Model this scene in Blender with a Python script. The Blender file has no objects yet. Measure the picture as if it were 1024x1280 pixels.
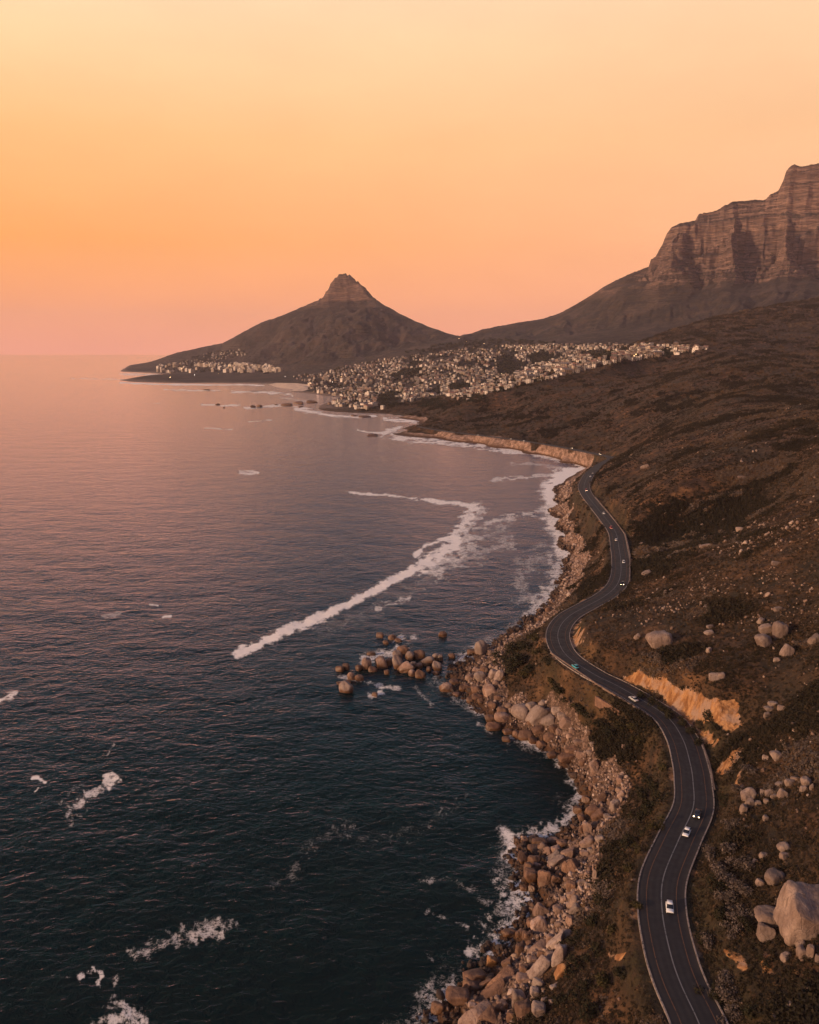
import bpy, bmesh, math, random
import numpy as np
from mathutils import Vector, Matrix, Euler

random.seed(7)
RNG = np.random.default_rng(11)
R = math.radians
SC = bpy.context.scene
COL = SC.collection

# ------------------------------------------------------------------ camera, light, exposure
CAM_Z = 160.0
FPX = 1050.0                       # focal length in photo pixels (photo 1024 wide)
PITCH = math.atan((640 - 436.0) / FPX)
SP, CP = math.sin(PITCH), math.cos(PITCH)
cam = bpy.data.objects.new('camera', bpy.data.cameras.new('camera'))
COL.objects.link(cam)
cam.data.sensor_fit = 'HORIZONTAL'
cam.data.sensor_width = 36.0
cam.data.lens = 36.0 * FPX / 1024.0
cam.data.clip_start = 1.0
cam.data.clip_end = 120000.0
cam.location = (0, 0, CAM_Z)
cam.rotation_euler = (math.pi / 2 - PITCH, 0, 0)
SC.camera = cam

SC.view_settings.view_transform = 'Standard'
SC.view_settings.look = 'None'
SC.view_settings.exposure = 0.0
SC.view_settings.gamma = 1.0
SC.cycles.use_denoising = True
SC.cycles.max_bounces = 4
SC.cycles.diffuse_bounces = 2
SC.cycles.glossy_bounces = 2
SC.cycles.volume_bounces = 0
SC.cycles.sample_clamp_indirect = 4.0
SC.render.film_transparent = False

SUN_DIR = Vector((-0.86, -0.42, 0.0)).normalized()      # horizontal direction towards the sun
SUN_EL = R(14)
sun = bpy.data.objects.new('sun', bpy.data.lights.new('sun', 'SUN'))
COL.objects.link(sun)
sun.data.energy = 4.9
sun.data.angle = R(2.5)
sun.data.color = (1.0, 0.66, 0.42)
sd = Vector((SUN_DIR.x * math.cos(SUN_EL), SUN_DIR.y * math.cos(SUN_EL), math.sin(SUN_EL)))
sun.rotation_euler = sd.to_track_quat('Z', 'Y').to_euler()

def lin(r, g, b):
    f = lambda c: (c / 255 / 12.92) if c / 255 <= 0.04045 else ((c / 255 + 0.055) / 1.055) ** 2.4
    return (f(r), f(g), f(b), 1.0)

W = bpy.data.worlds.new('World')
SC.world = W
W.use_nodes = True
nt = W.node_tree
nt.nodes.clear()
def N(t, kind, **kw):
    n = t.nodes.new(kind)
    for k, v in kw.items():
        setattr(n, k, v)
    return n
wo = N(nt, 'ShaderNodeOutputWorld')
bg = N(nt, 'ShaderNodeBackground')
nt.links.new(bg.outputs[0], wo.inputs[0])
tc = N(nt, 'ShaderNodeTexCoord')
sep = N(nt, 'ShaderNodeSeparateXYZ')
nt.links.new(tc.outputs['Generated'], sep.inputs[0])
# dusk colours of the sky by height above the horizon (sine of elevation), west side and north side
def ramp(t, stops, interp='EASE'):
    n = t.nodes.new('ShaderNodeValToRGB')
    n.color_ramp.interpolation = interp
    e = n.color_ramp.elements
    while len(e) > 1:
        e.remove(e[-1])
    e[0].position, e[0].color = stops[0]
    for p, c in stops[1:]:
        k = e.new(p)
        k.color = c
    return n
sc = lambda c, k: (c[0] * k, c[1] * k, c[2] * k, 1.0)
sky_w = ramp(nt, [(0.0, sc(lin(250, 158, 124), 1.20)), (0.045, sc(lin(255, 162, 106), 1.10)), (0.115, sc(lin(255, 166, 82), 1.04)), (0.22, lin(255, 193, 122)),
                  (0.31, lin(255, 214, 160)), (0.36, lin(252, 218, 174)), (0.41, lin(190, 180, 182)), (0.48, lin(124, 138, 172)), (1.0, lin(66, 92, 140))], 'LINEAR')
sky_n = ramp(nt, [(0.0, sc(lin(252, 165, 128), 1.20)), (0.045, sc(lin(254, 168, 122), 1.12)), (0.115, sc(lin(253, 177, 126), 1.06)), (0.22, lin(253, 192, 136)),
                  (0.31, lin(253, 204, 154)), (0.36, lin(252, 208, 164)), (0.41, lin(188, 174, 174)), (0.48, lin(124, 136, 168)), (1.0, lin(66, 92, 140))], 'LINEAR')
nt.links.new(sep.outputs['Z'], sky_w.inputs[0])
nt.links.new(sep.outputs['Z'], sky_n.inputs[0])
mr = N(nt, 'ShaderNodeMapRange')
mr.inputs['From Min'].default_value = -0.42
mr.inputs['From Max'].default_value = 0.38
nt.links.new(sep.outputs['X'], mr.inputs['Value'])
mx = N(nt, 'ShaderNodeMix', data_type='RGBA')
nt.links.new(mr.outputs[0], mx.inputs['Factor'])
nt.links.new(sky_w.outputs[0], mx.inputs['A'])
nt.links.new(sky_n.outputs[0], mx.inputs['B'])
nis = N(nt, 'ShaderNodeTexSky', sky_type='NISHITA', sun_disc=False)
nis.sun_elevation = SUN_EL
nis.sun_rotation = math.atan2(SUN_DIR.x, SUN_DIR.y)
nis.dust_density = 4.0
nsc = N(nt, 'ShaderNodeVectorMath', operation='SCALE')
nsc.inputs['Scale'].default_value = 0.012
nt.links.new(nis.outputs[0], nsc.inputs[0])
add = N(nt, 'ShaderNodeMix', data_type='RGBA', blend_type='ADD')
add.inputs['Factor'].default_value = 1.0
nt.links.new(mx.outputs['Result'], add.inputs['A'])
nt.links.new(nsc.outputs[0], add.inputs['B'])
# thin uneven evening haze in the sky itself
sn = N(nt, 'ShaderNodeTexNoise'); sn.inputs['Scale'].default_value = 5.0; sn.inputs['Detail'].default_value = 7.0; sn.inputs['Roughness'].default_value = 0.62
sv = N(nt, 'ShaderNodeVectorMath', operation='MULTIPLY'); sv.inputs[1].default_value = (1, 1, 3.2)
nt.links.new(tc.outputs['Generated'], sv.inputs[0]); nt.links.new(sv.outputs[0], sn.inputs['Vector'])
sr = N(nt, 'ShaderNodeMapRange'); sr.inputs['From Min'].default_value = 0.3; sr.inputs['From Max'].default_value = 0.7; sr.inputs['To Min'].default_value = 0.965; sr.inputs['To Max'].default_value = 1.035
nt.links.new(sn.outputs['Fac'], sr.inputs['Value'])
ss = N(nt, 'ShaderNodeVectorMath', operation='SCALE')
nt.links.new(add.outputs['Result'], ss.inputs[0]); nt.links.new(sr.outputs[0], ss.inputs['Scale'])
nt.links.new(ss.outputs[0], bg.inputs['Color'])
bg.inputs['Strength'].default_value = 1.06

# ------------------------------------------------------------------ helpers
def ray(px, py):
    u = (np.asarray(px, float) - 512) / FPX
    v = (640 - np.asarray(py, float)) / FPX
    return u, CP + v * SP, -SP + v * CP           # direction per unit of depth
def at_z(px, py, z):
    u, dy, dz = ray(px, py)
    t = (np.asarray(z, float) - CAM_Z) / dz
    return u * t, dy * t
def at_t(px, py, t):
    u, dy, dz = ray(px, py)
    return u * t, dy * t, CAM_Z + dz * t
def project(x, y, z):
    d = y * CP - (z - CAM_Z) * SP
    v = (y * SP + (z - CAM_Z) * CP) / d
    return 512 + FPX * x / d, 640 - FPX * v, d

def hash2(ix, iy, seed):
    h = (ix.astype(np.int64) * 374761393 + iy.astype(np.int64) * 668265263 + seed * 1442695041) & 0x7fffffff
    h = ((h ^ (h >> 13)) * 1274126177) & 0x7fffffff
    h = ((h ^ (h >> 16)) * 1911520717) & 0x7fffffff
    return ((h ^ (h >> 15)) & 0xffffff) / float(0xffffff)
def vnoise(x, y, seed=0):
    ix, iy = np.floor(x), np.floor(y)
    fx, fy = x - ix, y - iy
    fx = fx * fx * fx * (fx * (fx * 6 - 15) + 10)
    fy = fy * fy * fy * (fy * (fy * 6 - 15) + 10)
    a, b = hash2(ix, iy, seed), hash2(ix + 1, iy, seed)
    c, d = hash2(ix, iy + 1, seed), hash2(ix + 1, iy + 1, seed)
    return (a + (b - a) * fx) * (1 - fy) + (c + (d - c) * fx) * fy
def fbm(x, y, seed=0, octv=4, gain=0.5):
    s, a, n = 0.0, 1.0, 0.0
    for k in range(octv):
        s = s + a * (vnoise(x + 17.3 * k, y - 9.1 * k, seed + k) * 2 - 1)
        n += a
        a *= gain
        x, y = x * 2.03, y * 2.03
    return s / n
def cells(x, y, seed=0):
    """distance to the nearest jittered cell point, its id value, and distance to the second"""
    ix, iy = np.floor(x), np.floor(y)
    d1 = np.full(x.shape, 9.0); d2 = np.full(x.shape, 9.0); idv = np.zeros(x.shape)
    for oy in (-1, 0, 1):
        for ox in (-1, 0, 1):
            cx, cy = ix + ox, iy + oy
            h = hash2(cx, cy, seed)
            dx = cx + 0.15 + 0.7 * h - x
            dy = cy + 0.15 + 0.7 * hash2(cx, cy, seed + 51) - y
            d = np.sqrt(dx * dx + dy * dy)
            closer = d < d1
            d2 = np.where(closer, d1, np.minimum(d2, d))
            idv = np.where(closer, h, idv)
            d1 = np.where(closer, d, d1)
    return d1, d2, idv
def smooth(a, b, x):
    t = np.clip((x - a) / (b - a), 0, 1)
    return t * t * (3 - 2 * t)
def seg_dist(px, py, poly):
    """distance to a polyline and the running parameter (index + fraction) of the nearest point"""
    best = np.full(px.shape, 1e18); par = np.zeros(px.shape)
    for i in range(len(poly) - 1):
        ax, ay = poly[i][:2]; bx, by = poly[i + 1][:2]
        dx, dy = bx - ax, by - ay
        L = dx * dx + dy * dy + 1e-12
        t = np.clip(((px - ax) * dx + (py - ay) * dy) / L, 0, 1)
        d = (px - ax - t * dx) ** 2 + (py - ay - t * dy) ** 2
        m = d < best
        best = np.where(m, d, best); par = np.where(m, i + t, par)
    return np.sqrt(best), par
def in_poly(x, y, poly):
    c = np.zeros(np.shape(x), bool)
    j = len(poly) - 1
    for i in range(len(poly)):
        xi, yi = poly[i]; xj, yj = poly[j]
        hit = ((yi > y) != (yj > y)) & (x < (xj - xi) * (y - yi) / (yj - yi + 1e-12) + xi)
        c ^= hit
        j = i
    return c
def catmull(pts, n):
    p = np.asarray(pts, float)
    p = np.vstack([2 * p[0] - p[1], p, 2 * p[-1] - p[-2]])
    out = []
    for i in range(1, len(p) - 2):
        for k in range(n):
            t = k / n
            a, b, c, d = p[i - 1], p[i], p[i + 1], p[i + 2]
            out.append(0.5 * (2 * b + (c - a) * t + (2 * a - 5 * b + 4 * c - d) * t * t + (3 * b - a - 3 * c + d) * t ** 3))
    out.append(p[-2])
    return np.array(out)

# ------------------------------------------------------------------ the lie of the land
COAST = [(470, 1345), (520, 1300), (548, 1278), (572, 1245), (600, 1216), (630, 1192), (652, 1166), (662, 1140), (668, 1125), (655, 1105), (648, 1078), (656, 1056),
         (690, 1046), (716, 1030), (726, 1006), (728, 985), (716, 966), (700, 946), (672, 927), (640, 914), (612, 896), (590, 876),
         (568, 862), (560, 848), (572, 834), (590, 824), (606, 810), (626, 799), (645, 788), (660, 776), (677, 765), (690, 750),
         (700, 735), (709, 715), (718, 692), (714, 670), (708, 650), (702, 632), (698, 618), (706, 603), (720, 593), (737, 586),
         (742, 582), (735, 580), (715, 575), (690, 568), (650, 560), (600, 553), (550, 548), (515, 546), (492, 543), (490, 540), (506, 535), (519, 531),
         (527, 527), (520, 525), (500, 521), (470, 517), (440, 516), (405, 513), (398, 508), (412, 502), (420, 497), (402, 494),
         (380, 491), (362, 489), (352, 485), (330, 480), (290, 479), (230, 479), (160, 477), (148, 475), (160, 473.5), (200, 471), (226, 469), (210, 467.5), (190, 466), (165, 465), (151, 464)]
# road: left edge / right edge in the photo and height above the sea
ROAD_PX = [(905, 1420, 34), (890, 1330, 34), (874, 1280, 33.5), (851, 1230, 33), (838, 1191, 32.8), (828, 1140, 32.4), (829.5, 1097, 32), (848.5, 1050, 31.5), (866.5, 1010, 31.2), (866.5, 978, 31), (863, 955, 30.8),
           (854, 925, 30.4), (836, 898, 30), (804, 876, 29.6), (771, 857, 29.2), (741, 842, 29), (709, 820, 28.6), (698, 800, 28.4), (700, 784, 28.4),
           (712, 770, 28.6), (733, 758, 29), (755, 746, 29.4), (770, 733, 29.8), (776, 718, 30), (776, 700, 30), (774, 686, 29.8), (770, 666, 29.4),
           (758, 649, 28.8), (745, 633, 28), (733, 617, 27.2), (730.5, 606, 26.6), (737.5, 592, 25.6), (751, 581, 24), (764, 574, 22.5), (762, 571, 21), (748, 568, 19.5),
           (716, 561.5, 17), (680, 555, 15), (640, 549, 14), (590, 543, 12), (550, 538, 12), (522, 533, 12)]
_rp = np.array([[*at_z(a, b, c), c] for a, b, c in ROAD_PX])
ROAD = catmull(_rp, 10)                                       # x, y, z along the centre line
ROAD_HALF = 5.3

LAND = [  # photo x, y, height
    # hillside above the road
    (1024, 1280, 42), (950, 1280, 37.5), (1024, 1200, 44.5), (945, 1190, 38.5), (1024, 1100, 48), (930, 1100, 38.5), (1024, 1000, 49), (950, 1000, 40.5),
    (1024, 900, 54), (970, 900, 47), (930, 885, 43), (915, 905, 38), (1024, 800, 59), (940, 800, 52), (870, 830, 44.5), (785, 838, 39.5), (830, 850, 41.5), (880, 868, 43.5), (830, 800, 43), (760, 800, 36.5),
    (1024, 740, 66), (900, 745, 53), (815, 745, 38),
    (840, 722, 46), (930, 706, 63), (1024, 692, 75),
    (815, 690, 33), (840, 672, 31), (900, 648, 47), (960, 632, 60), (1024, 636, 76),
    (800, 640, 43), (850, 612, 60), (900, 588, 72), (1024, 578, 89), (770, 620, 34), (790, 600, 42),
    (1024, 540, 97), (1024, 500, 98), (900, 540, 82), (900, 500, 97), (900, 465, 122), (800, 560, 36), (800, 540, 46), (800, 500, 77), (800, 470, 100),
    (700, 540, 22), (700, 520, 40), (700, 490, 74), (600, 532, 16), (600, 515, 30), (1100, 600, 100), (1150, 700, 90), (1150, 900, 66), (1150, 1100, 58), (1150, 1280, 50), (1200, 500, 128),
    # crest of the near slope
    (560, 516, 28), (592, 503, 48), (626, 491, 67), (659, 483, 80), (700, 477, 90), (777, 454, 128),
    # town bowl
    (480, 511, 8), (520, 518, 10), (540, 505, 22), (450, 497, 10), (500, 490, 27), (560, 490, 34), (600, 480, 49), (640, 475, 66), (430, 487, 14), (450, 475, 36), (400, 483, 9),
    (420, 466, 56), (500, 460, 79), (550, 450, 116), (700, 465, 82), (700, 450, 118), (330, 476, 8), (250, 474, 5), (180, 475, 3), (280, 469, 14), (370, 476, 10),
]
LAND_T = [(886, 440, 1880), (840, 446, 1950), (600, 439, 3900), (800, 446, 3050), (1024, 462, 1500), (1024, 443, 1800), (950, 452, 1600), (950, 438, 1880), (1150, 440, 1550), (1024, 427, 2050), (1150, 415, 2050), (868, 406, 2600), (1024, 375, 2550), (1180, 350, 2550), (650, 433, 3750), (700, 428, 3550), (770, 427, 3350), (850, 430, 2950), (590, 419, 4900), (520, 437, 4300), (240, 462, 5700), (200, 464, 6000)]
SEA_PTS = [(300, 1400), (100, 1280), (400, 1280), (0, 1000), (300, 1000), (520, 1050), (600, 960), (0, 800), (300, 800), (450, 780), (600, 760), (0, 650), (300, 650), (500, 650), (620, 650), (0, 550), (300, 550), (450, 570), (600, 585),
           (250, 500), (60, 500), (330, 495), (60, 470), (0, 450), (180, 469.5), (100, 466), (450, 526)]

def build_tps():
    P, Q = [], []
    def put(x, y, z, dup=True):
        P.append((x / y, math.log(y))); Q.append(z / y)
    cw = [at_z(a, b, 0.0) for a, b in COAST]
    for i, (x, y) in enumerate(cw):
        put(x, y, 0.0)
        a, b = cw[max(i - 1, 0)], cw[min(i + 1, len(cw) - 1)]
        tx, ty = b[0] - a[0], b[1] - a[1]
        L = math.hypot(tx, ty) or 1
        nx, ny = -ty / L, tx / L                      # seaward is on the left of the walk
        d = 0.03 * y
        if y > 1150:
            d = 0.022 * y
        put(x + nx * d, y + ny * d, -0.16 * d)
    for x, y, z in _rp:
        put(x, y, z)
    for a, b, z in LAND:
        x, y = at_z(a, b, z); put(x, y, z)
    for a, b, t in LAND_T:
        x, y, z = at_t(a, b, t); put(x, y, z)
    for a, b in SEA_PTS:
        x, y = at_z(a, b, 0.0); put(x, y, -0.03 * y)
    P, Q = np.array(P), np.array(Q)
    n = len(P)
    def K(d2):
        return 0.5 * d2 * np.log(d2 + 1e-12)
    A = np.zeros((n + 3, n + 3))
    d2 = ((P[:, None] - P[None]) ** 2).sum(-1)
    A[:n, :n] = K(d2) + np.eye(n) * 2e-4
    A[:n, n] = 1; A[:n, n + 1:] = P; A[n, :n] = 1; A[n + 1:, :n] = P.T
    w = np.linalg.solve(A, np.concatenate([Q, [0, 0, 0]]))
    S = np.linspace(-0.75, 0.95, 420); L = np.linspace(math.log(45), math.log(11000), 700)
    out = np.zeros((len(L), len(S)))
    for i, l in enumerate(L):
        d2 = (S[:, None] - P[None, :, 0]) ** 2 + (l - P[None, :, 1]) ** 2
        out[i] = K(d2) @ w[:n] + w[n] + w[n + 1] * S + w[n + 2] * l
    return S, L, out
TS, TL, TQ = build_tps()
def base_h(x, y):
    y = np.maximum(y, 46.0)
    fs = np.clip((x / y - TS[0]) / (TS[1] - TS[0]), 0, len(TS) - 1.001)
    fl = np.clip((np.log(y) - TL[0]) / (TL[1] - TL[0]), 0, len(TL) - 1.001)
    i, j = fl.astype(int), fs.astype(int)
    a, b = fl - i, fs - j
    q = (TQ[i, j] * (1 - b) + TQ[i, j + 1] * b) * (1 - a) + (TQ[i + 1, j] * (1 - b) + TQ[i + 1, j + 1] * b) * a
    return q * y

# skyline of the two mountains, measured in the photo: x, y, and how far off the ridge stands
SKYL = [(140, 466, 6750), (151, 463.5, 6750), (170, 457, 6700), (195, 450, 6650), (220, 441, 6600), (250, 434.5, 6500), (278, 429, 6400), (300, 418, 6300), (325, 405, 6200), (350, 396, 6100), (375, 384.5, 5980),
        (398, 375, 5850), (404, 370, 5820), (411, 359, 5800), (416, 349.5, 5800), (423, 343.5, 5800), (430, 341.5, 5800), (438, 344, 5800), (446, 350.5, 5790), (453, 357, 5780), (459, 362, 5770), (466, 371, 5740),
        (480, 381, 5650), (500, 392, 5500), (520, 401.5, 5350), (540, 410, 5200), (560, 417, 5060), (575, 420, 4960), (590, 417.5, 4900), (602, 412, 4880), (620, 408, 4860), (640, 404.5, 4850), (680, 398, 4800), (700, 391, 4760), (730, 376, 4650), (753, 359.5, 4550),
        (770, 350, 4500), (790, 341, 4420), (811, 333, 4350), (814, 323.5, 4340), (822, 319, 4330), (828, 305, 4320), (834, 291, 4310), (840, 283.5, 4300), (850, 278.5, 4300), (869, 275.5, 4290), (874, 267, 4290), (895, 263.5, 4260), (905, 257, 4250),
        (917, 251.5, 4240), (945, 249.5, 4220), (957, 249.5, 4210), (962, 243, 4190), (973, 238.5, 4170), (980, 224, 4150), (983, 213, 4140), (990, 206.5, 4130), (994, 205, 4130), (1000, 208, 4120), (1024, 203.5, 4100), (1060, 199, 4060), (1120, 205, 4000), (1180, 196, 3950), (1300, 205, 3900), (1420, 220, 3900)]
FOOT = [(140, 467, 6300), (200, 464, 6050), (250, 462, 5650), (300, 464, 5200), (370, 466, 4500), (420, 461, 4280), (470, 450, 4200), (520, 442, 4250), (560, 436, 4350), (600, 432, 4350), (650, 429, 4000), (700, 425, 3800), (770, 424, 3550), (850, 420, 3200), (930, 400, 2900), (1024, 382, 2850), (1120, 362, 2850), (1420, 340, 2850)]
CLIFF = [(a, b, t - 110 * min(1, max(0, (a - 760) / 60))) for a, b, t in [(560, 421.5, 4950), (575, 421, 4900), (602, 413.3, 4800), (640, 406, 4780), (680, 399.5, 4720), (700, 394, 4690), (730, 384, 4500), (754, 363, 4420), (780, 357.5, 4250), (823, 353, 4060), (860, 352.5, 3980), (903, 351.5, 3920), (940, 352, 3860), (990, 347, 3800), (1024, 346, 3770), (1120, 340, 3700), (1420, 335, 3650)]]
WALL = [(560, 421, 4980), (575, 420.5, 4930), (602, 412.6, 4840), (640, 405, 4815), (680, 398.5, 4770), (700, 391.8, 4730), (753, 360.5, 4500), (811, 335, 4260), (835, 291, 4240), (850, 281, 4230), (880, 276, 4150), (920, 272, 4100), (960, 266, 4040), (1000, 269, 3980), (1024, 267, 3960), (1120, 262, 3880), (1420, 265, 3820)]
def knots(lst):
    a = np.array(lst, float)
    x, y, z = at_t(a[:, 0], a[:, 1], a[:, 2])
    return x / y, y, z
KB = knots([(340, 399.5, 6130), (375, 384.5, 5980), (395, 377.5, 5870), (415, 372.5, 5810), (435, 370.5, 5790), (455, 372, 5760), (468, 375.5, 5730), (485, 384, 5620), (500, 392, 5500), (540, 410, 5200)])
KS, KF, KC, KW = knots(SKYL), knots(FOOT), knots(CLIFF), knots(WALL)
S_SADDLE = KS[0][29]
def kn(K, s):
    return np.interp(s, K[0], K[1]), np.interp(s, K[0], K[2])

def mountain_h(x, y):
    s = x / y
    ry, rz = kn(KS, s); fy, fz = kn(KF, s); cy, cz = kn(KC, s); wy, wz = kn(KW, s)
    # buttresses and gullies run down the faces
    gul = fbm(s * 34 + 3.1, y * 0.0011 + 0.5, 21, 4)
    gul2 = fbm(x / 95, y / 150, 31, 4)
    s0 = s
    s = s + 0.006 * fbm(s * 40, y / 130.0, 35, 3)
    big = (s0 > S_SADDLE)
    # --- peak on the west side: long concave slopes and a rocky cap
    u = np.clip((y - fy) / (ry - fy), 0, 1.4)
    rz = rz + np.where(s < S_SADDLE, smooth(420, 560, rz) * 13 * fbm(s * 600, y * 0 + 4.4, 59, 3) + fbm(s * 420, y * 0 + 1.4, 60, 3) * 3, fbm(s * 420, y * 0 + 1.4, 60, 3) * 4)
    capz = np.where(s < KB[0][-1], np.minimum(np.interp(s, KB[0], KB[2]), rz), rz)
    cap = np.clip(rz - capz, 0, None)
    uf = np.clip(u / 0.975, 0, 1)
    slope = fz + (capz - fz) * (0.55 * uf + 0.45 * uf ** 2.1)
    cu = np.clip((u - 0.955) / 0.045, 0, 1)
    st = cu * 3.0
    stair = (np.floor(st) + smooth(0.15, 0.75, st - np.floor(st))) / 3.0
    z1 = slope + cap * (0.35 * cu + 0.65 * np.minimum(stair, 1))
    amp = np.sin(np.clip(u, 0, 1) * math.pi) ** 0.8
    z1 = z1 + amp * (gul * 30 + gul2 * 52 + fbm(x / 380, y / 420, 33, 4) * 130) * np.clip((rz - 120) / 300, 0.1, 1)
    # --- the cliffed mountain on the east side: talus, ledges, wall, terrace, upper wall
    edge = smooth(KS[0][36], KS[0][42], s)
    span = np.maximum(wy - cy, 60)
    b0 = (y - cy) / span
    tri = 1 - np.abs(((s * 12.5 + 0.9 * fbm(s * 9, y * 0 + 9.0, 41, 3)) % 1.0) * 2 - 1)       # one ridge per buttress
    tri2 = 1 - np.abs(((s * 61 + 0.6 * fbm(s * 50, y * 0 + 5.0, 42, 2)) % 1.0) * 2 - 1)
    bw = 150 * np.clip(tri * 1.35 - 0.95 * np.clip(b0, 0, 1), -0.1, 1) + 16 * np.clip(tri2 - 0.5 * np.clip(b0, 0, 1), 0, 1) + 20 * fbm(s * 170, y * 0.006, 47, 3) + 70 * fbm(s * 44, y / 75, 48, 4) - 85
    bw = bw * edge * (1 - smooth(0.9, 1.6, b0)) * smooth(-0.55, 0.15, b0)
    yy = y + bw
    a = np.clip((yy - fy) / np.maximum(cy - fy, 1), 0, 1)
    tal = fz + (cz - fz) * (0.45 * a + 0.55 * a ** 1.9)
    b = np.clip((yy - cy) / span, 0, 1)
    hgt = np.maximum(wz - cz, 0)
    # ledges: a steep riser followed by a bench, seven of them, the lower ones with deeper benches
    b = np.clip(b + 0.05 * fbm(s * 28, y * 0 + 2.2, 37, 3) * np.sin(b * math.pi), 0, 1)
    rise = np.interp(b, [0, .03, .12, .15, .25, .28, .37, .41, .50, .53, .58, .61, .65, .69, .73, .78, .82, .87, .91, .96, 1.0], [0, .045, .055, .10, .115, .17, .185, .25, .265, .34, .35, .45, .46, .58, .59, .71, .72, .84, .85, .97, 1.0])
    wall = hgt * rise
    c = np.clip((yy - wy) / np.maximum(ry - wy, 20), 0, 1)
    uh = np.maximum(rz - wz, 0)
    rise2 = np.interp(c, [0, .30, .40, .52, .60, .74, .82, .92, 1.0], [0, .10, .33, .37, .62, .66, .86, .90, 1.0])
    z2 = tal + wall + uh * rise2
    ta = np.sin(a * math.pi) ** 0.9 * (b <= 0)
    z2 = z2 + ta * (fbm(s * 40, y * 0.0012, 61, 4) * 34 + gul2 * 12)
    crag = fbm(s * 420, y * 0.012, 53, 3)
    z2 = z2 + crag * 5.0 * smooth(0, 0.05, b) * (1 - smooth(0.985, 1.0, c)) * edge
    z1 = z1 + fbm(s * 330, y * 0.02, 57, 3) * 9 * np.minimum(cap / 60, 1) * np.sin(cu * math.pi) 
    mix = smooth(S_SADDLE - 0.015, S_SADDLE + 0.015, s0)
    z = z1 * (1 - mix) + z2 * mix
    back = np.clip(y - ry, 0, None)
    flat = np.where(big, smooth(KS[0][40], KS[0][46], s) * 0.55, 0.0)
    z = np.where(y > ry, rz - back * (0.42 - flat * 0.42) - 0.00003 * back ** 2, z)
    front = np.clip(fy - y, 0, None)
    z = np.where(y < fy, fz - 0.12 * front - 0.0002 * front ** 2, z)
    return z

def zone_fields(x, y, z):
    """rock (shore), soil (bare orange earth) masks, before small relief"""
    n = fbm(x / 22, y / 22, 71, 4)
    lim = np.where(y < 330, 12.0, np.where(y < 520, 10.5, 10.0)) + 9.0 * n
    lim = np.where(y > 1150, 7.0 + 2 * n, lim)
    lim = np.where(y > 2000, 3.0 + n, lim)
    rock = 1 - smooth(lim - 2.5, lim + 1.5, z)
    return rock
CUT = [(779, 843), (800, 845), (830, 852), (865, 860), (895, 870), (918, 885), (922, 900), (905, 912), (893, 905), (880, 900), (868, 908), (850, 893), (825, 872), (800, 860), (782, 856)]
BARE = [[(905, 945), (925, 925), (937, 932), (930, 950), (912, 965), (902, 960)], [(928, 968), (937, 962), (935, 985), (927, 985)], [(712, 795), (722, 782), (732, 788), (738, 803), (722, 812)],
        [(908, 1186), (922, 1178), (938, 1200), (934, 1212), (922, 1206)], [(950, 1184), (972, 1204), (978, 1222), (964, 1216)], [(868, 910), (892, 915), (885, 925), (870, 922)], [(700, 1100), (735, 1085), (745, 1100), (720, 1118)],
        [(760, 1188), (784, 1184), (782, 1196), (768, 1199)]]
def blob_mask(x, y, z, polys, soft, warp=1.3):
    px, py, d = project(x, y, z)
    wx = fbm(x / 7, y / 7, 131, 4); wy = fbm(x / 7 + 31, y / 7, 132, 4)
    px = px + wx * soft * warp; py = py + wy * soft * warp * 0.8
    m = np.zeros(px.shape)
    for P in polys:
        xs = [p[0] for p in P]; ys = [p[1] for p in P]
        sel = (px > min(xs) - 12) & (px < max(xs) + 12) & (py > min(ys) - 12) & (py < max(ys) + 12) & (d > 0)
        if not sel.any():
            continue
        i = np.nonzero(sel.ravel())[0]
        qx, qy = px.ravel()[i], py.ravel()[i]
        inside = in_poly(qx, qy, P)
        dist, _ = seg_dist(qx, qy, P + P[:1])
        v = np.clip(0.5 + np.where(inside, dist, -dist) / soft, 0, 1)
        mm = m.ravel(); mm[i] = np.maximum(mm[i], v); m = mm.reshape(px.shape)
    return m

RB = ROAD[:, :2]
def road_near(x, y):
    """distance to the road's centre line and its height there, for points within 40 m"""
    d = np.full(x.shape, 1e6); h = np.zeros(x.shape)
    sel = (y < 1750) & (y > 60) & (x > -40) & (x < 330)
    xi, yi = x[sel], y[sel]
    if xi.size:
        dd = np.full(xi.shape, 1e6); hh = np.zeros(xi.shape)
        order = np.argsort(yi, kind='stable')
        for i in range(len(RB) - 1):
            lo, hi = min(RB[i, 1], RB[i + 1, 1]) - 40, max(RB[i, 1], RB[i + 1, 1]) + 40
            a, b = np.searchsorted(yi[order], [lo, hi])
            k = order[a:b]
            if not len(k):
                continue
            ex, ey = RB[i + 1] - RB[i]
            t = np.clip(((xi[k] - RB[i, 0]) * ex + (yi[k] - RB[i, 1]) * ey) / (ex * ex + ey * ey), 0, 1)
            q = np.hypot(xi[k] - RB[i, 0] - t * ex, yi[k] - RB[i, 1] - t * ey)
            m = q < dd[k]
            kk = k[m]
            dd[kk] = q[m]; hh[kk] = ROAD[i, 2] + t[m] * (ROAD[i + 1, 2] - ROAD[i, 2])
        d[sel] = dd; h[sel] = hh
    return d, h

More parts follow.
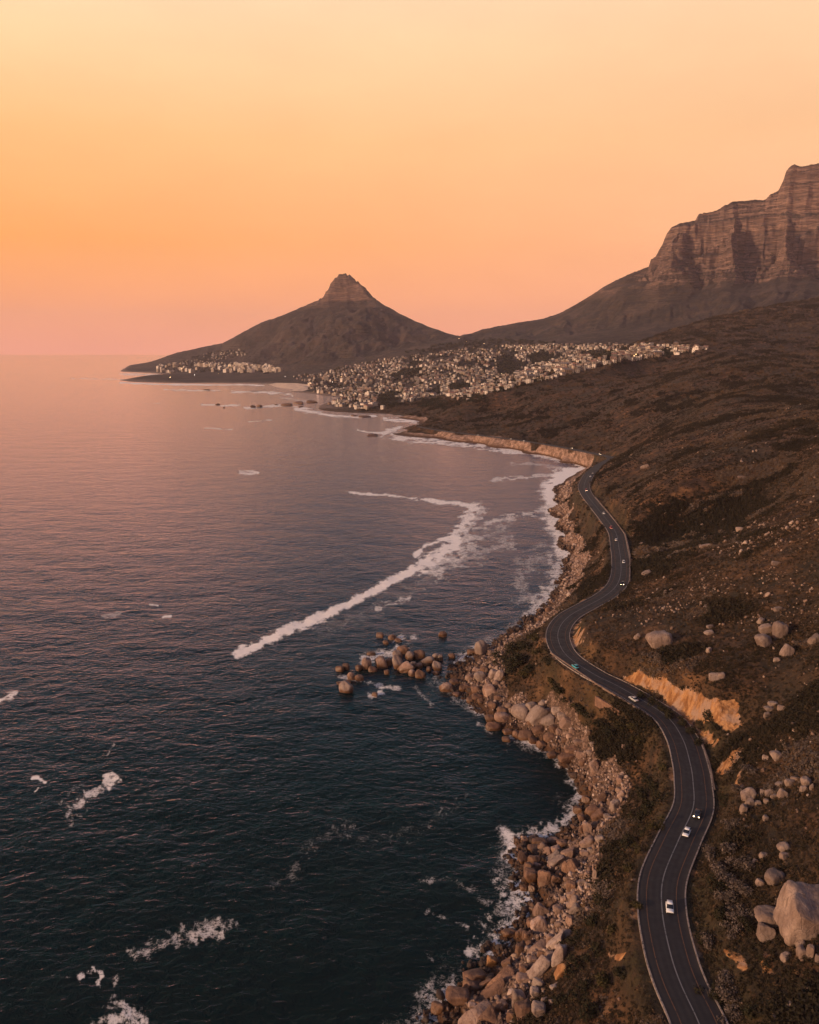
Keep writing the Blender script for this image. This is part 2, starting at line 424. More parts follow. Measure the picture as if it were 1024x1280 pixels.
def height(x, y, masks=False):
    x, y = np.asarray(x, float), np.asarray(y, float)
    b = base_h(x, y)
    far = y > 2250
    z = b.copy()
    if far.any():
        m = mountain_h(x[far], y[far])
        k = 25.0
        bb = np.where(y[far] > 3900, np.minimum(b[far], 200.0), b[far])
        land = bb > -40
        hh = np.maximum(k - np.abs(bb - m), 0) / k
        z[far] = np.maximum(bb, m) + hh * hh * k * 0.25
    rock = zone_fields(x, y, z)
    on = smooth(-1.0, 4.0, z)
    # rolling and small relief
    near = 1 - smooth(900, 2200, y)
    z = z + on * (fbm(x / 38, y / 38, 5, 4) * 1.9 + fbm(x / 9, y / 9, 6, 3) * 0.45) * near
    z = z + on * fbm(x / 160, y / 160, 8, 4) * 9.0 * smooth(700, 1500, y) * (1 - smooth(2600, 3600, y))
    cut = np.zeros(x.shape)
    d, rh = road_near(x, y)
    w = 1 - smooth(ROAD_HALF + 1.6, ROAD_HALF + 7.0, d)
    z = z * (1 - w) + (rh - 0.25) * w
    cm = blob_mask(x, y, z, [CUT], 9.0)
    z = z + cm * (1 - w) * (fbm(x / 2.6, y / 2.6, 141, 4) * 0.7 + fbm(x / 8, y / 8, 142, 3) * 0.9)
    # bouldery relief of the rocky shore
    sh = rock * smooth(-3, 0.5, z) * (1 - smooth(700, 1100, y)) * (1 - w)
    k = np.nonzero((sh > 0.02).ravel())[0]
    if len(k):
        zr = z.ravel(); xs, ys, s2 = x.ravel()[k], y.ravel()[k], sh.ravel()[k]
        wx = xs + 0.8 * fbm(xs / 3, ys / 3, 12, 2); wy = ys + 0.8 * fbm(xs / 3, ys / 3, 13, 2)
        for size, hgt, sd_ in ((5.5, 1.7, 80), (2.4, 0.9, 81), (1.1, 0.4, 82)):
            d1, d2, idv = cells(wx / size, wy / size, sd_)
            dome = np.sqrt(np.clip(1 - (d1 / 0.62) ** 2, 0, 1))
            zr[k] += s2 * hgt * (dome * (0.35 + idv) - 0.45)
        z = zr.reshape(z.shape)
    if masks:
        return z, rock, d
    return z

def hit(px, py, y0=90.0, y1=7000.0, n=4000):
    """first point of the land (or the sea at z = 0) on the photo's line of sight"""
    u, dy, dz = [float(v) for v in ray(px, py)]
    t = np.exp(np.linspace(math.log(y0), math.log(y1), n))
    X, Y, Z = u * t, dy * t, CAM_Z + dz * t
    H = np.maximum(height(X, Y), 0.0)
    k = np.nonzero(Z <= H)[0]
    if not len(k):
        return None
    i = k[0]
    if i == 0:
        return Vector((X[0], Y[0], H[0]))
    a, b = Z[i - 1] - H[i - 1], H[i] - Z[i]
    f = a / (a + b + 1e-9)
    tt = t[i - 1] + f * (t[i] - t[i - 1])
    return Vector((u * tt, dy * tt, float(CAM_Z + dz * tt)))
def hits(pts, y0=90.0, y1=7000.0, n=1500):
    return [hit(a, b, y0, y1, n) for a, b in pts]

# ------------------------------------------------------------------ materials
MATS = {}
class M_:
    """small node helper around one material"""
    def __init__(s, name):
        s.m = bpy.data.materials.new(name); s.m.use_nodes = True
        s.t = s.m.node_tree; s.t.nodes.clear()
        s.out = s.n('ShaderNodeOutputMaterial'); s.b = s.n('ShaderNodeBsdfPrincipled')
        s.l(s.b.outputs[0], s.out.inputs[0]); MATS[name] = s.m
    def n(s, k, **kw):
        return N(s.t, k, **kw)
    def l(s, a, b):
        s.t.links.new(a, b)
    def set(s, k, v):
        if hasattr(v, 'is_output') or hasattr(v, 'links'):
            s.l(v, s.b.inputs[k])
        else:
            s.b.inputs[k].default_value = v
    def pos(s):
        return s.n('ShaderNodeNewGeometry').outputs['Position']
    def scaled(s, v, sc):
        n = s.n('ShaderNodeVectorMath', operation='MULTIPLY'); s.l(v, n.inputs[0]); n.inputs[1].default_value = sc
        return n.outputs[0]
    def noise(s, scale, detail=3.0, rough=0.55, vec=None, dist=0.0):
        n = s.n('ShaderNodeTexNoise'); n.inputs['Scale'].default_value = scale; n.inputs['Detail'].default_value = detail
        n.inputs['Roughness'].default_value = rough; n.inputs['Distortion'].default_value = dist
        s.l(vec if vec is not None else s.pos(), n.inputs['Vector'])
        return n.outputs['Fac']
    def voro(s, scale, vec=None, feature='F1', out='Distance'):
        n = s.n('ShaderNodeTexVoronoi', feature=feature); n.inputs['Scale'].default_value = scale
        s.l(vec if vec is not None else s.pos(), n.inputs['Vector'])
        return n.outputs[out]
    def math(s, op, a, b=None, c=None, clamp=False):
        n = s.n('ShaderNodeMath', operation=op, use_clamp=clamp)
        for i, v in enumerate((a, b, c)):
            if v is None: continue
            if isinstance(v, (int, float)): n.inputs[i].default_value = v
            else: s.l(v, n.inputs[i])
        return n.outputs[0]
    def rng(s, v, a, b, c=0.0, d=1.0, smooth_=True):
        n = s.n('ShaderNodeMapRange', interpolation_type='SMOOTHSTEP' if smooth_ else 'LINEAR')
        s.l(v, n.inputs['Value'])
        for k, x in zip(('From Min', 'From Max', 'To Min', 'To Max'), (a, b, c, d)): n.inputs[k].default_value = x
        return n.outputs[0]
    def mix(s, f, a, b):
        n = s.n('ShaderNodeMix', data_type='RGBA')
        for k, v in (('Factor', f), ('A', a), ('B', b)):
            if isinstance(v, (tuple, list)): n.inputs[k].default_value = tuple(v) if len(v) == 4 else (*v, 1)
            elif isinstance(v, (int, float)): n.inputs[k].default_value = v
            else: s.l(v, n.inputs[k])
        return n.outputs['Result']
    def attr(s, name, kind='GEOMETRY'):
        n = s.n('ShaderNodeAttribute', attribute_type=kind); n.attribute_name = name
        return n.outputs['Fac']
    def ramp(s, f, stops, interp='LINEAR'):
        n = ramp(s.t, [(p, (*c, 1)) for p, c in stops], interp); s.l(f, n.inputs[0])
        return n.outputs[0]
    def bump(s, h, strength=0.5, dist=1.0, nrm=None):
        n = s.n('ShaderNodeBump'); n.inputs['Strength'].default_value = strength; n.inputs['Distance'].default_value = dist
        s.l(h, n.inputs['Height'])
        if nrm is not None: s.l(nrm, n.inputs['Normal'])
        return n.outputs[0]

def flat_mat(name, col, rough=0.7, metal=0.0, vary=0.12, scale=2.0, emit=None, emit_col=None):
    m = M_(name)
    c1 = tuple(min(1, c * (1 + vary)) for c in col); c0 = tuple(c * (1 - vary) for c in col)
    tco = m.n('ShaderNodeTexCoord').outputs['Object']
    m.set('Base Color', m.mix(m.noise(scale, 3, vec=tco), c0, c1)); m.set('Roughness', rough); m.set('Metallic', metal)
    if emit:
        m.set('Emission Color', (*(emit_col or col), 1)); m.set('Emission Strength', emit)
    return m.m

# granite / sandstone of the boulders: pinkish tan, grey tops, brown where the sea wets it
def granite(name, c_lo, c_hi, stain, wet=True):
    m = M_(name)
    p = m.pos()
    oi = m.n('ShaderNodeObjectInfo').outputs['Random']
    big = m.noise(0.22, 4, vec=p, dist=0.4); fine = m.noise(2.6, 6, 0.65, vec=p)
    c = m.mix(m.rng(big, 0.36, 0.66), c_lo, c_hi)
    c = m.mix(m.math('MULTIPLY', m.rng(fine, 0.44, 0.72), 0.5), c, tuple(v * 0.42 for v in c_lo))
    streak = m.noise(0.9, 4, vec=m.scaled(p, (1.3, 1.3, 0.16)))
    c = m.mix(m.math('MULTIPLY', m.rng(streak, 0.50, 0.70), 0.75), c, stain)
    c = m.mix(m.rng(oi, 0.0, 1.0, 0.0, 0.85, False), c, m.mix(0.6, c, tuple(v * 0.36 for v in c_lo)))
    rough = 0.8
    if wet:
        z = m.n('ShaderNodeSeparateXYZ'); m.l(p, z.inputs[0])
        wl = m.math('ADD', z.outputs['Z'], m.math('MULTIPLY', m.noise(0.16, 3, vec=p), -4.6))
        w = m.rng(wl, -1.3, 0.7, 1.0, 0.0)
        c = m.mix(w, c, m.mix(m.noise(0.5, 3, vec=p), (0.035, 0.017, 0.009), (0.17, 0.075, 0.028)))
        rough = m.rng(w, 0, 1, 0.8, 0.42)
    m.set('Base Color', c); m.set('Roughness', rough)
    ck = m.voro(0.42, vec=p, feature='DISTANCE_TO_EDGE')
    h = m.math('ADD', m.math('MULTIPLY', m.noise(1.5, 6, 0.6, vec=p), 0.6), m.math('MULTIPLY', m.rng(ck, 0.0, 0.05), 0.14))
    m.set('Normal', m.bump(h, 0.7, 0.6))
    return m.m
G_PINK = granite('granite_pink', (0.24, 0.140, 0.098), (0.40, 0.265, 0.20), (0.17, 0.080, 0.040))
G_GREY = granite('granite_grey', (0.23, 0.155, 0.122), (0.38, 0.28, 0.225), (0.15, 0.095, 0.07))
G_BROWN = granite('granite_brown', (0.12, 0.058, 0.032), (0.25, 0.130, 0.075), (0.085, 0.036, 0.016))
G_HILL = granite('granite_hill', (0.19, 0.125, 0.095), (0.31, 0.22, 0.172), (0.11, 0.070, 0.05), wet=False)

# ground of the coastal slope
def ground_material():
    m = M_('coastal_ground')
    p = m.pos()
    n1 = m.noise(0.018, 5, vec=p); n2 = m.noise(0.11, 5, 0.6, vec=p); n3 = m.noise(0.8, 5, 0.65, vec=p)
    scrub = m.ramp(n2, [(0.30, (0.014, 0.009, 0.005)), (0.46, (0.036, 0.019, 0.009)), (0.57, (0.080, 0.038, 0.016)), (0.72, (0.17, 0.085, 0.038))])
    olive = m.ramp(n3, [(0.3, (0.009, 0.008, 0.004)), (0.6, (0.027, 0.021, 0.009))])
    c = m.mix(m.rng(n1, 0.42, 0.60), scrub, m.mix(0.62, scrub, olive))
    c = m.mix(m.math('MULTIPLY', m.rng(n3, 0.56, 0.70), 0.55), c, (0.13, 0.066, 0.033))
    g = m.attr('verge')
    c = m.mix(m.math('MULTIPLY', g, m.rng(n3, 0.36, 0.60, 0.25, 0.95)), c, m.mix(n2, (0.028, 0.021, 0.007), (0.055, 0.038, 0.013)))
    s = m.attr('soil')
    sm = m.rng(m.math('ADD', s, m.math('MULTIPLY', m.math('SUBTRACT', n2, 0.5), 1.1)), 0.38, 0.56)
    soil = m.mix(m.rng(m.noise(0.55, 5, 0.6, vec=m.scaled(p, (1, 1, 0.25))), 0.38, 0.62), (0.19, 0.080, 0.028), (0.40, 0.205, 0.085))
    soil = m.mix(m.rng(m.noise(0.16, 4, 0.6, vec=p), 0.46, 0.62), soil, m.mix(n3, (0.24, 0.135, 0.078), (0.38, 0.25, 0.175)))
    soil = m.mix(m.math('MULTIPLY', m.rng(m.noise(1.6, 4, 0.7, vec=p), 0.56, 0.70), 0.7), soil, (0.09, 0.042, 0.018))
    c = m.mix(sm, c, soil)
    r = m.attr('rock')
    rm = m.rng(m.math('ADD', r, m.math('MULTIPLY', m.math('SUBTRACT', n2, 0.5), 0.9)), 0.36, 0.58)
    z = m.n('ShaderNodeSeparateXYZ'); m.l(p, z.inputs[0])
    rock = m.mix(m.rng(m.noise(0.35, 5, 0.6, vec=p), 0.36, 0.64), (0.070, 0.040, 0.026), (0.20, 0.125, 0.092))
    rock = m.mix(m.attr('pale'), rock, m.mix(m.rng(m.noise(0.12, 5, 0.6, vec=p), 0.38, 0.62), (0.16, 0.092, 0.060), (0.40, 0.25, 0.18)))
    crack = m.rng(m.voro(0.5, vec=p, feature='DISTANCE_TO_EDGE'), 0.0, 0.09)
    rock = m.mix(m.math('MULTIPLY', crack, m.rng(n3, 0.3, 0.5)), (0.045, 0.026, 0.016), rock)
    wl = m.math('ADD', z.outputs['Z'], m.math('MULTIPLY', n2, -5.0))
    rock = m.mix(m.rng(wl, -1.2, 1.2, 1.0, 0.0), rock, m.mix(n3, (0.022, 0.012, 0.007), (0.115, 0.052, 0.022)))
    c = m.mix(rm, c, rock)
    m.set('Base Color', c); m.set('Roughness', 0.88); m.set('Specular IOR Level', 0.25)
    h = m.math('ADD', m.math('MULTIPLY', n3, 0.7), m.math('MULTIPLY', n2, 2.0))
    m.set('Normal', m.bump(h, 0.9, 1.1))
    return m.m
GROUND = ground_material()

def mountain_material():
    m = M_('mountain_rock')
    p = m.pos()
    geo = m.n('ShaderNodeNewGeometry')
    nz = m.n('ShaderNodeSeparateXYZ'); m.l(geo.outputs['Normal'], nz.inputs[0])
    z = m.n('ShaderNodeSeparateXYZ'); m.l(p, z.inputs[0])
    n1 = m.noise(0.0035, 6, 0.6, vec=p); n2 = m.noise(0.02, 5, 0.62, vec=p); n3 = m.noise(0.09, 4, 0.6, vec=p)
    strata = m.noise(1.0, 4, 0.75, vec=m.scaled(p, (0.0018, 0.0018, 0.034)))
    rock = m.ramp(strata, [(0.36, (0.040, 0.025, 0.021)), (0.43, (0.17, 0.100, 0.074)), (0.48, (0.035, 0.022, 0.018)), (0.53, (0.26, 0.155, 0.112)), (0.58, (0.050, 0.031, 0.025)), (0.66, (0.21, 0.128, 0.094))])
    vert = m.noise(1.0, 4, 0.65, vec=m.scaled(p, (0.030, 0.030, 0.004)))
    rock = m.mix(m.rng(vert, 0.36, 0.56), m.mix(0.40, rock, (0.055, 0.036, 0.030)), rock)
    veg = m.ramp(n2, [(0.30, (0.010, 0.009, 0.007)), (0.50, (0.022, 0.016, 0.011)), (0.66, (0.046, 0.029, 0.019))])
    veg = m.mix(m.rng(m.noise(0.007, 5, 0.6, vec=p), 0.44, 0.66, 0.0, 0.65), veg, (0.078, 0.050, 0.036))
    veg = m.mix(m.math('MULTIPLY', m.rng(n3, 0.60, 0.72), 0.5), veg, (0.20, 0.135, 0.10))
    steep = m.math('ADD', nz.outputs['Z'], m.math('MULTIPLY', m.math('SUBTRACT', n2, 0.5), 0.5))
    f = m.rng(steep, 0.64, 0.84, 1.0, 0.0)
    f = m.math('MULTIPLY', f, m.rng(m.math('ADD', z.outputs['Z'], m.math('MULTIPLY', n1, 120.0)), 455.0, 545.0))
    scrub = m.ramp(m.noise(0.05, 5, 0.6, vec=p), [(0.30, (0.012, 0.008, 0.005)), (0.46, (0.030, 0.017, 0.008)), (0.57, (0.065, 0.033, 0.015)), (0.72, (0.14, 0.072, 0.034))])
    veg = m.mix(m.attr('near'), veg, scrub)
    c = m.mix(f, veg, rock)
    low = m.rng(m.math('ADD', z.outputs['Z'], m.math('MULTIPLY', n3, 6.0)), 4.0, 9.0, 1.0, 0.0)
    c = m.mix(low, c, m.mix(n3, (0.10, 0.066, 0.050), (0.24, 0.165, 0.125)))
    sand = m.attr('sand')
    c = m.mix(sand, c, (0.52, 0.38, 0.28))
    m.set('Base Color', c); m.set('Roughness', 0.9); m.set('Specular IOR Level', 0.2)
    m.set('Normal', m.bump(m.math('ADD', m.math('MULTIPLY', n2, 14.0), m.math('ADD', m.math('MULTIPLY', n3, 3.0), m.math('MULTIPLY', strata, 45.0))), 0.8, 1.0))
    return m.m
MOUNT = mountain_material()

WATER_REFL = [(0.0, (0.004, 0.006, 0.006)), (0.40, (0.004, 0.0085, 0.0095)), (0.55, (0.006, 0.016, 0.023)), (0.64, (0.010, 0.048, 0.100)), (0.72, (0.036, 0.100, 0.235)), (0.78, (0.14, 0.225, 0.46)), (0.84, (0.42, 0.45, 0.68)), (0.90, (0.88, 0.80, 0.94)), (1.0, (1.0, 0.94, 0.95))]
def sea_material():
    m = M_('sea_water')
    p = m.pos()
    d = m.n('ShaderNodeVectorMath', operation='ADD')
    wn = m.n('ShaderNodeTexNoise'); wn.inputs['Scale'].default_value = 0.07; wn.inputs['Detail'].default_value = 2
    m.l(p, wn.inputs['Vector'])
    wsc = m.n('ShaderNodeVectorMath', operation='SCALE'); wsc.inputs['Scale'].default_value = 9.0
    m.l(wn.outputs['Color'], wsc.inputs[0]); m.l(p, d.inputs[0]); m.l(wsc.outputs[0], d.inputs[1])
    warp = d.outputs[0]
    a = m.attr('foam')
    f1 = m.noise(0.16, 6, 0.62, vec=warp); f2 = m.noise(0.42, 5, 0.66, vec=warp)
    ridge = m.math('SUBTRACT', 1.0, m.math('ABSOLUTE', m.math('MULTIPLY_ADD', f1, 5.0, -2.5)))
    ridge2 = m.math('SUBTRACT', 1.0, m.math('ABSOLUTE', m.math('MULTIPLY_ADD', f2, 5.0, -2.5)))
    f3 = m.noise(1.25, 4, 0.66, vec=warp)
    ridge3 = m.math('SUBTRACT', 1.0, m.math('ABSOLUTE', m.math('MULTIPLY_ADD', f3, 5.0, -2.5)))
    lace = m.math('MAXIMUM', m.math('MULTIPLY', m.math('MAXIMUM', ridge, m.math('MULTIPLY', ridge2, 0.95)), m.rng(f3, 0.30, 0.55, 0.55, 1.0)), m.math('MULTIPLY', ridge3, 0.72))
    nz0 = m.rng(m.math('ADD', m.math('MULTIPLY', lace, 0.55), m.math('MULTIPLY', f2, 0.55)), 0.22, 0.86, 0.0, 1.0, False)
    nz = m.math('MAXIMUM', nz0, m.rng(a, 0.66, 0.98, 0.0, 0.62))
    foam = m.rng(m.math('SUBTRACT', m.math('ADD', nz, m.math('MULTIPLY', a, 1.12)), 1.0), 0.0, 0.50)
    foam = m.math('MULTIPLY', foam, m.math('MULTIPLY', m.rng(a, 0.03, 0.14), m.rng(a, 0.10, 0.80, 0.32, 1.0)))
    deep = m.mix(m.noise(0.006, 3, vec=p), (0.0022, 0.0070, 0.0056), (0.0036, 0.0112, 0.0108))
    milky = m.rng(a, 0.18, 0.75)
    deep = m.mix(m.math('MULTIPLY', milky, 0.3), deep, (0.05, 0.075, 0.08))
    w0 = m.noise(0.028, 2, 0.5, vec=m.scaled(p, (0.75, 1.25, 1)))
    w1 = m.noise(0.11, 3, 0.55, vec=m.scaled(p, (0.8, 1.3, 1)), dist=0.6)
    w2 = m.noise(0.36, 4, 0.6, vec=m.scaled(p, (0.9, 1.25, 1)), dist=0.8)
    h = m.math('ADD', m.math('MULTIPLY', w0, 1.7), m.math('ADD', m.math('MULTIPLY', w1, 1.05), m.math('MULTIPLY', w2, 0.48)))
    nrm = m.bump(m.math('ADD', h, m.math('MULTIPLY', foam, 0.10)), 1.0, 1.0)
    # reflectance of the water surface: almost none looking down, cool in between, full at grazing angles
    lw = m.n('ShaderNodeLayerWeight'); m.l(nrm, lw.inputs['Normal'])
    refl = m.ramp(lw.outputs['Facing'], WATER_REFL)
    gl = m.n('ShaderNodeBsdfGlossy'); gl.inputs['Roughness'].default_value = 0.13
    m.l(refl, gl.inputs['Color']); m.l(nrm, gl.inputs['Normal'])
    df = m.n('ShaderNodeBsdfDiffuse'); m.l(deep, df.inputs['Color']); m.l(nrm, df.inputs['Normal'])
    ad = m.n('ShaderNodeAddShader'); m.l(df.outputs[0], ad.inputs[0]); m.l(gl.outputs[0], ad.inputs[1])
    fd = m.n('ShaderNodeBsdfDiffuse'); m.l(m.mix(f2, (0.84, 0.73, 0.62), (0.97, 0.88, 0.78)), fd.inputs['Color']); m.l(m.bump(m.math('ADD', h, m.math('MULTIPLY', f2, 0.5)), 0.3, 1.0), fd.inputs['Normal'])
    mxs = m.n('ShaderNodeMixShader'); m.l(foam, mxs.inputs[0]); m.l(ad.outputs[0], mxs.inputs[1]); m.l(fd.outputs[0], mxs.inputs[2])
    m.t.nodes.remove(m.b); m.l(mxs.outputs[0], m.out.inputs[0])
    return m.m
SEA = sea_material()

# ------------------------------------------------------------------ terrain meshes
def mesh_grid(name, X, Y, Z, keep, mat, attrs=None, smooth_=True, kind='structure'):
    ny, nx = X.shape
    used = np.zeros((ny, nx), bool)
    used[:-1, :-1] |= keep; used[1:, :-1] |= keep; used[:-1, 1:] |= keep; used[1:, 1:] |= keep
    ids = np.full((ny, nx), -1); ids[used] = np.arange(used.sum())
    q = np.stack([ids[:-1, :-1][keep], ids[:-1, 1:][keep], ids[1:, 1:][keep], ids[1:, :-1][keep]], 1)
    co = np.stack([X[used], Y[used], Z[used]], 1).astype(np.float32)
    me = bpy.data.meshes.new(name)
    me.vertices.add(len(co)); me.vertices.foreach_set('co', co.ravel())
    me.loops.add(q.size); me.loops.foreach_set('vertex_index', q.ravel().astype(np.int32))
    me.polygons.add(len(q)); me.polygons.foreach_set('loop_start', np.arange(0, q.size, 4, dtype=np.int32))
    if smooth_:
        me.polygons.foreach_set('use_smooth', np.ones(len(q), bool))
    for k, v in (attrs or {}).items():
        at = me.attributes.new(k, 'FLOAT', 'POINT'); at.data.foreach_set('value', v[used].astype(np.float32))
    me.update(calc_edges=True)
    me.materials.append(mat)
    o = bpy.data.objects.new(name, me); COL.objects.link(o)
    if kind: o['kind'] = kind
    return o

Y_SPLIT = 2300.0
S1 = np.concatenate([np.linspace(-0.30, -0.02, 120, endpoint=False), np.linspace(-0.02, 0.56, 640), np.linspace(0.563, 0.80, 60)])
Y1 = np.concatenate([np.exp(np.linspace(math.log(88), math.log(600), 640, endpoint=False)), np.exp(np.linspace(math.log(600), math.log(Y_SPLIT), 330))])
SS, YY = np.meshgrid(S1, Y1); XX = SS * YY
ZZ, ROCKM, RD = height(XX, YY, True)
soil = blob_mask(XX, YY, ZZ, [CUT], 7.0, 1.8)
soil = np.maximum(soil, 0.78 * blob_mask(XX, YY, ZZ, BARE, 8.0, 2.6))
verge = (1 - smooth(ROAD_HALF + 2, ROAD_HALF + 9, RD)) * np.clip(0.55 + fbm(XX / 12, YY / 12, 95, 3), 0, 1) * (YY < 1200)
soil = np.maximum(soil, 0.50 * (1 - smooth(0.4, 2.2, np.abs(RD - ROAD_HALF - 1.0))) * smooth(-0.2, 0.3, fbm(XX / 10, YY / 10, 91, 3)) * (YY < 1300))
keep = (ZZ[:-1, :-1] > -2.5) | (ZZ[1:, 1:] > -2.5) | (ZZ[:-1, 1:] > -2.5) | (ZZ[1:, :-1] > -2.5)
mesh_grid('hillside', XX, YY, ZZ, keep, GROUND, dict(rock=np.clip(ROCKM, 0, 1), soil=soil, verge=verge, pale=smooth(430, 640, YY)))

S2 = np.concatenate([np.linspace(-0.40, 0.56, 1080), np.linspace(0.563, 0.80, 60)])
Y2 = np.concatenate([np.linspace(Y_SPLIT - 12, 3600, 100, endpoint=False), np.linspace(3600, 4750, 185, endpoint=False), np.linspace(4750, 6900, 165), np.linspace(6950, 8500, 15)])
SS, YY = np.meshgrid(S2, Y2); XX = SS * YY
ZZ = height(XX, YY)
px_, py_, _d = project(XX, YY, ZZ)
sand = in_poly(px_, py_, [(334, 480.5), (345, 478.5), (372, 479), (388, 481), (388, 486), (378, 489), (358, 488.5), (345, 484)]).astype(float)
for nm, sel in (('peak_mountain', SS < S_SADDLE), ('cliff_mountain', SS >= S_SADDLE)):
    k = ((ZZ[:-1, :-1] > -2.5) | (ZZ[1:, 1:] > -2.5) | (ZZ[:-1, 1:] > -2.5) | (ZZ[1:, :-1] > -2.5)) & sel[:-1, :-1]
    mesh_grid(nm, XX, YY, ZZ, k, MOUNT, dict(sand=sand, near=(1 - smooth(2550, 3050, YY)) * smooth(0.20, 0.26, SS)))

# ------------------------------------------------------------------ the sea and its foam
FOAM = [  # (half thickness in photo pixels, strength, points)
    (7.0, .92, [(298, 817), (320, 808), (347, 793), (370, 784), (392, 775)]), (6.0, .88, [(392, 775), (412, 766), (433, 757), (453, 746), (473, 735)]), (5.5, .86, [(473, 735), (495, 724), (513, 715), (527, 706)]),
    (10.0, .83, [(528, 705), (540, 697), (556, 689), (572, 678)]), (5.0, .82, [(519, 694), (532, 682), (550, 676), (567, 670)]), (16, .62, [(540, 705), (565, 690), (585, 676)]), (6.5, .79, [(567, 671), (577, 659), (588, 647), (592, 637)]), (8, .62, [(582, 668), (594, 650), (600, 640)]), (4.0, .80, [(590, 634), (573, 629), (550, 627), (532, 625)]), (2.2, .74, [(530, 625), (500, 621), (470, 618), (445, 616), (430, 614)]),
    (9, .50, [(540, 712), (570, 705), (600, 690), (640, 680)]), (5, .62, [(590, 662), (620, 650), (660, 642), (700, 632)]), (7, .50, [(600, 672), (630, 660), (615, 655)]), (4, .62, [(470, 762), (490, 754), (512, 748)]), (10, .34, [(400, 790), (440, 775), (480, 755), (540, 725)]),
    (5, .72, [(492, 546), (530, 549), (570, 554), (610, 559), (650, 564), (690, 572), (720, 580), (737, 584)]), (11, .95, [(737, 583), (720, 588), (700, 598), (690, 612), (690, 625)]), (13, .80, [(688, 612), (690, 640), (700, 665), (706, 690)]),
    (11, .62, [(706, 690), (700, 712), (692, 735), (680, 755), (664, 775)]), (9, .45, [(680, 690), (665, 705), (650, 720), (655, 745)]), (6, .4, [(645, 700), (680, 704), (700, 700)]), (3, .6, [(615, 600), (650, 597), (690, 594)]), (3, .5, [(640, 580), (670, 580), (700, 584)]),
    # close to the camera
    (9, .62, [(700, 935), (715, 960), (728, 985), (722, 1010), (705, 1030), (690, 1040)]), (7, .40, [(640, 925), (660, 932), (690, 945)]), (10, .80, [(632, 1040), (640, 1052), (637, 1066), (648, 1085)]), (8, .62, [(645, 1050), (680, 1042), (700, 1040)]),
    (9, .78, [(650, 1085), (652, 1110), (660, 1125), (655, 1145)]), (15, .60, [(640, 1110), (645, 1135), (650, 1155), (625, 1160)]), (9, .62, [(590, 1185), (615, 1185), (640, 1180), (650, 1172)]), (4, .50, [(535, 1140), (560, 1148), (585, 1158)]), (5, .40, [(530, 1100), (560, 1098), (590, 1115), (610, 1130)]),
    (7, .55, [(545, 1243), (560, 1238), (570, 1232)]), (5, .58, [(548, 1268), (558, 1262), (566, 1256)]), (4, .5, [(598, 903), (608, 910), (612, 916)]), (3, .40, [(530, 1190), (545, 1205), (552, 1210)]),
    (9, .30, [(380, 1060), (410, 1045), (440, 1035)]), (6, .33, [(340, 1105), (360, 1095), (372, 1085)]), (8, .27, [(450, 1050), (520, 1040), (580, 1000)]),
    # patches far out
    (5, .78, [(128, 970), (140, 966), (146, 972), (136, 985)]), (6.5, .66, [(136, 975), (122, 985), (108, 997), (92, 1012), (84, 1022)]), (5, .42, [(100, 980), (88, 992), (75, 1005)]), (2, .5, [(143, 930), (134, 945)]), (4, .85, [(40, 974), (48, 972), (56, 979)]), (2, .7, [(43, 991), (48, 986)]),
    (4, .75, [(-4, 877), (8, 871), (18, 867)]), (2, .8, [(187, 756), (197, 757)]), (2.5, .8, [(204, 772), (213, 771)]), (3, .5, [(150, 765), (130, 772)]), (3, .70, [(300, 591), (322, 591)]),
    (9, .52, [(170, 1192), (195, 1182), (225, 1172), (255, 1162), (280, 1155)]), (8, .58, [(240, 1170), (262, 1163), (275, 1168)]), (5, .72, [(100, 1222), (115, 1214), (128, 1216), (124, 1230)]), (3, .45, [(65, 1220), (85, 1222), (100, 1222)]), (5, .60, [(146, 1222), (142, 1236), (146, 1252)]), (13, .66, [(140, 1275), (155, 1268), (170, 1280), (160, 1300)]),
    (3, .6, [(425, 845), (450, 850), (480, 858), (500, 862)]), (6, .62, [(455, 826), (470, 820), (490, 815), (500, 800)]), (5, .58, [(505, 806), (515, 800), (520, 796)]), (4, .7, [(462, 868), (470, 870), (478, 867)]), (4, .55, [(560, 835), (575, 826), (590, 815)]), (3, .45, [(520, 860), (530, 872), (540, 880)]),
    # the far bay
    (1.4, .85, [(150, 478.5), (200, 480.5), (260, 481), (300, 481), (330, 482)]), (1.2, .7, [(205, 487), (240, 488), (275, 488)]), (2.0, .75, [(290, 490), (320, 489.5), (350, 492), (365, 494)]), (1.5, .7, [(252, 506), (275, 507), (300, 506)]), (1.8, .7, [(305, 509), (325, 509), (350, 507)]),
    (2.2, .80, [(395, 516), (420, 520), (450, 521), (470, 520)]), (3.0, .75, [(370, 510), (385, 514), (400, 517)]), (2.5, .75, [(480, 524), (500, 525), (520, 527)]), (1.5, .7, [(447, 538), (462, 540), (478, 541)]), (3, .7, [(478, 545), (486, 538), (500, 535)]), (1.2, .6, [(255, 535), (290, 537)]), (1.2, .6, [(310, 527), (340, 525)]),
    (1.0, .6, [(90, 473), (125, 474), (160, 474)]), (1.5, .7, [(150, 467.5), (185, 468), (220, 469.5)]), (2, .5, [(350, 497), (370, 500), (395, 503)]), (1, .5, [(180, 504), (200, 504)]),
]
S3 = np.linspace(-0.80, 0.60, 1150)
Y3 = np.concatenate([np.exp(np.linspace(math.log(75), math.log(130), 30, endpoint=False)), np.exp(np.linspace(math.log(130), math.log(3000), 780, endpoint=False)),
                     np.exp(np.linspace(math.log(3000), math.log(7500), 200, endpoint=False)), np.exp(np.linspace(math.log(7500), math.log(24000), 24))])
SS, YY = np.meshgrid(S3, Y3); XX = SS * YY
land = np.where(YY > 7400, -60.0, height(XX, YY))
px_, py_, _d = project(XX, YY, np.zeros_like(XX))
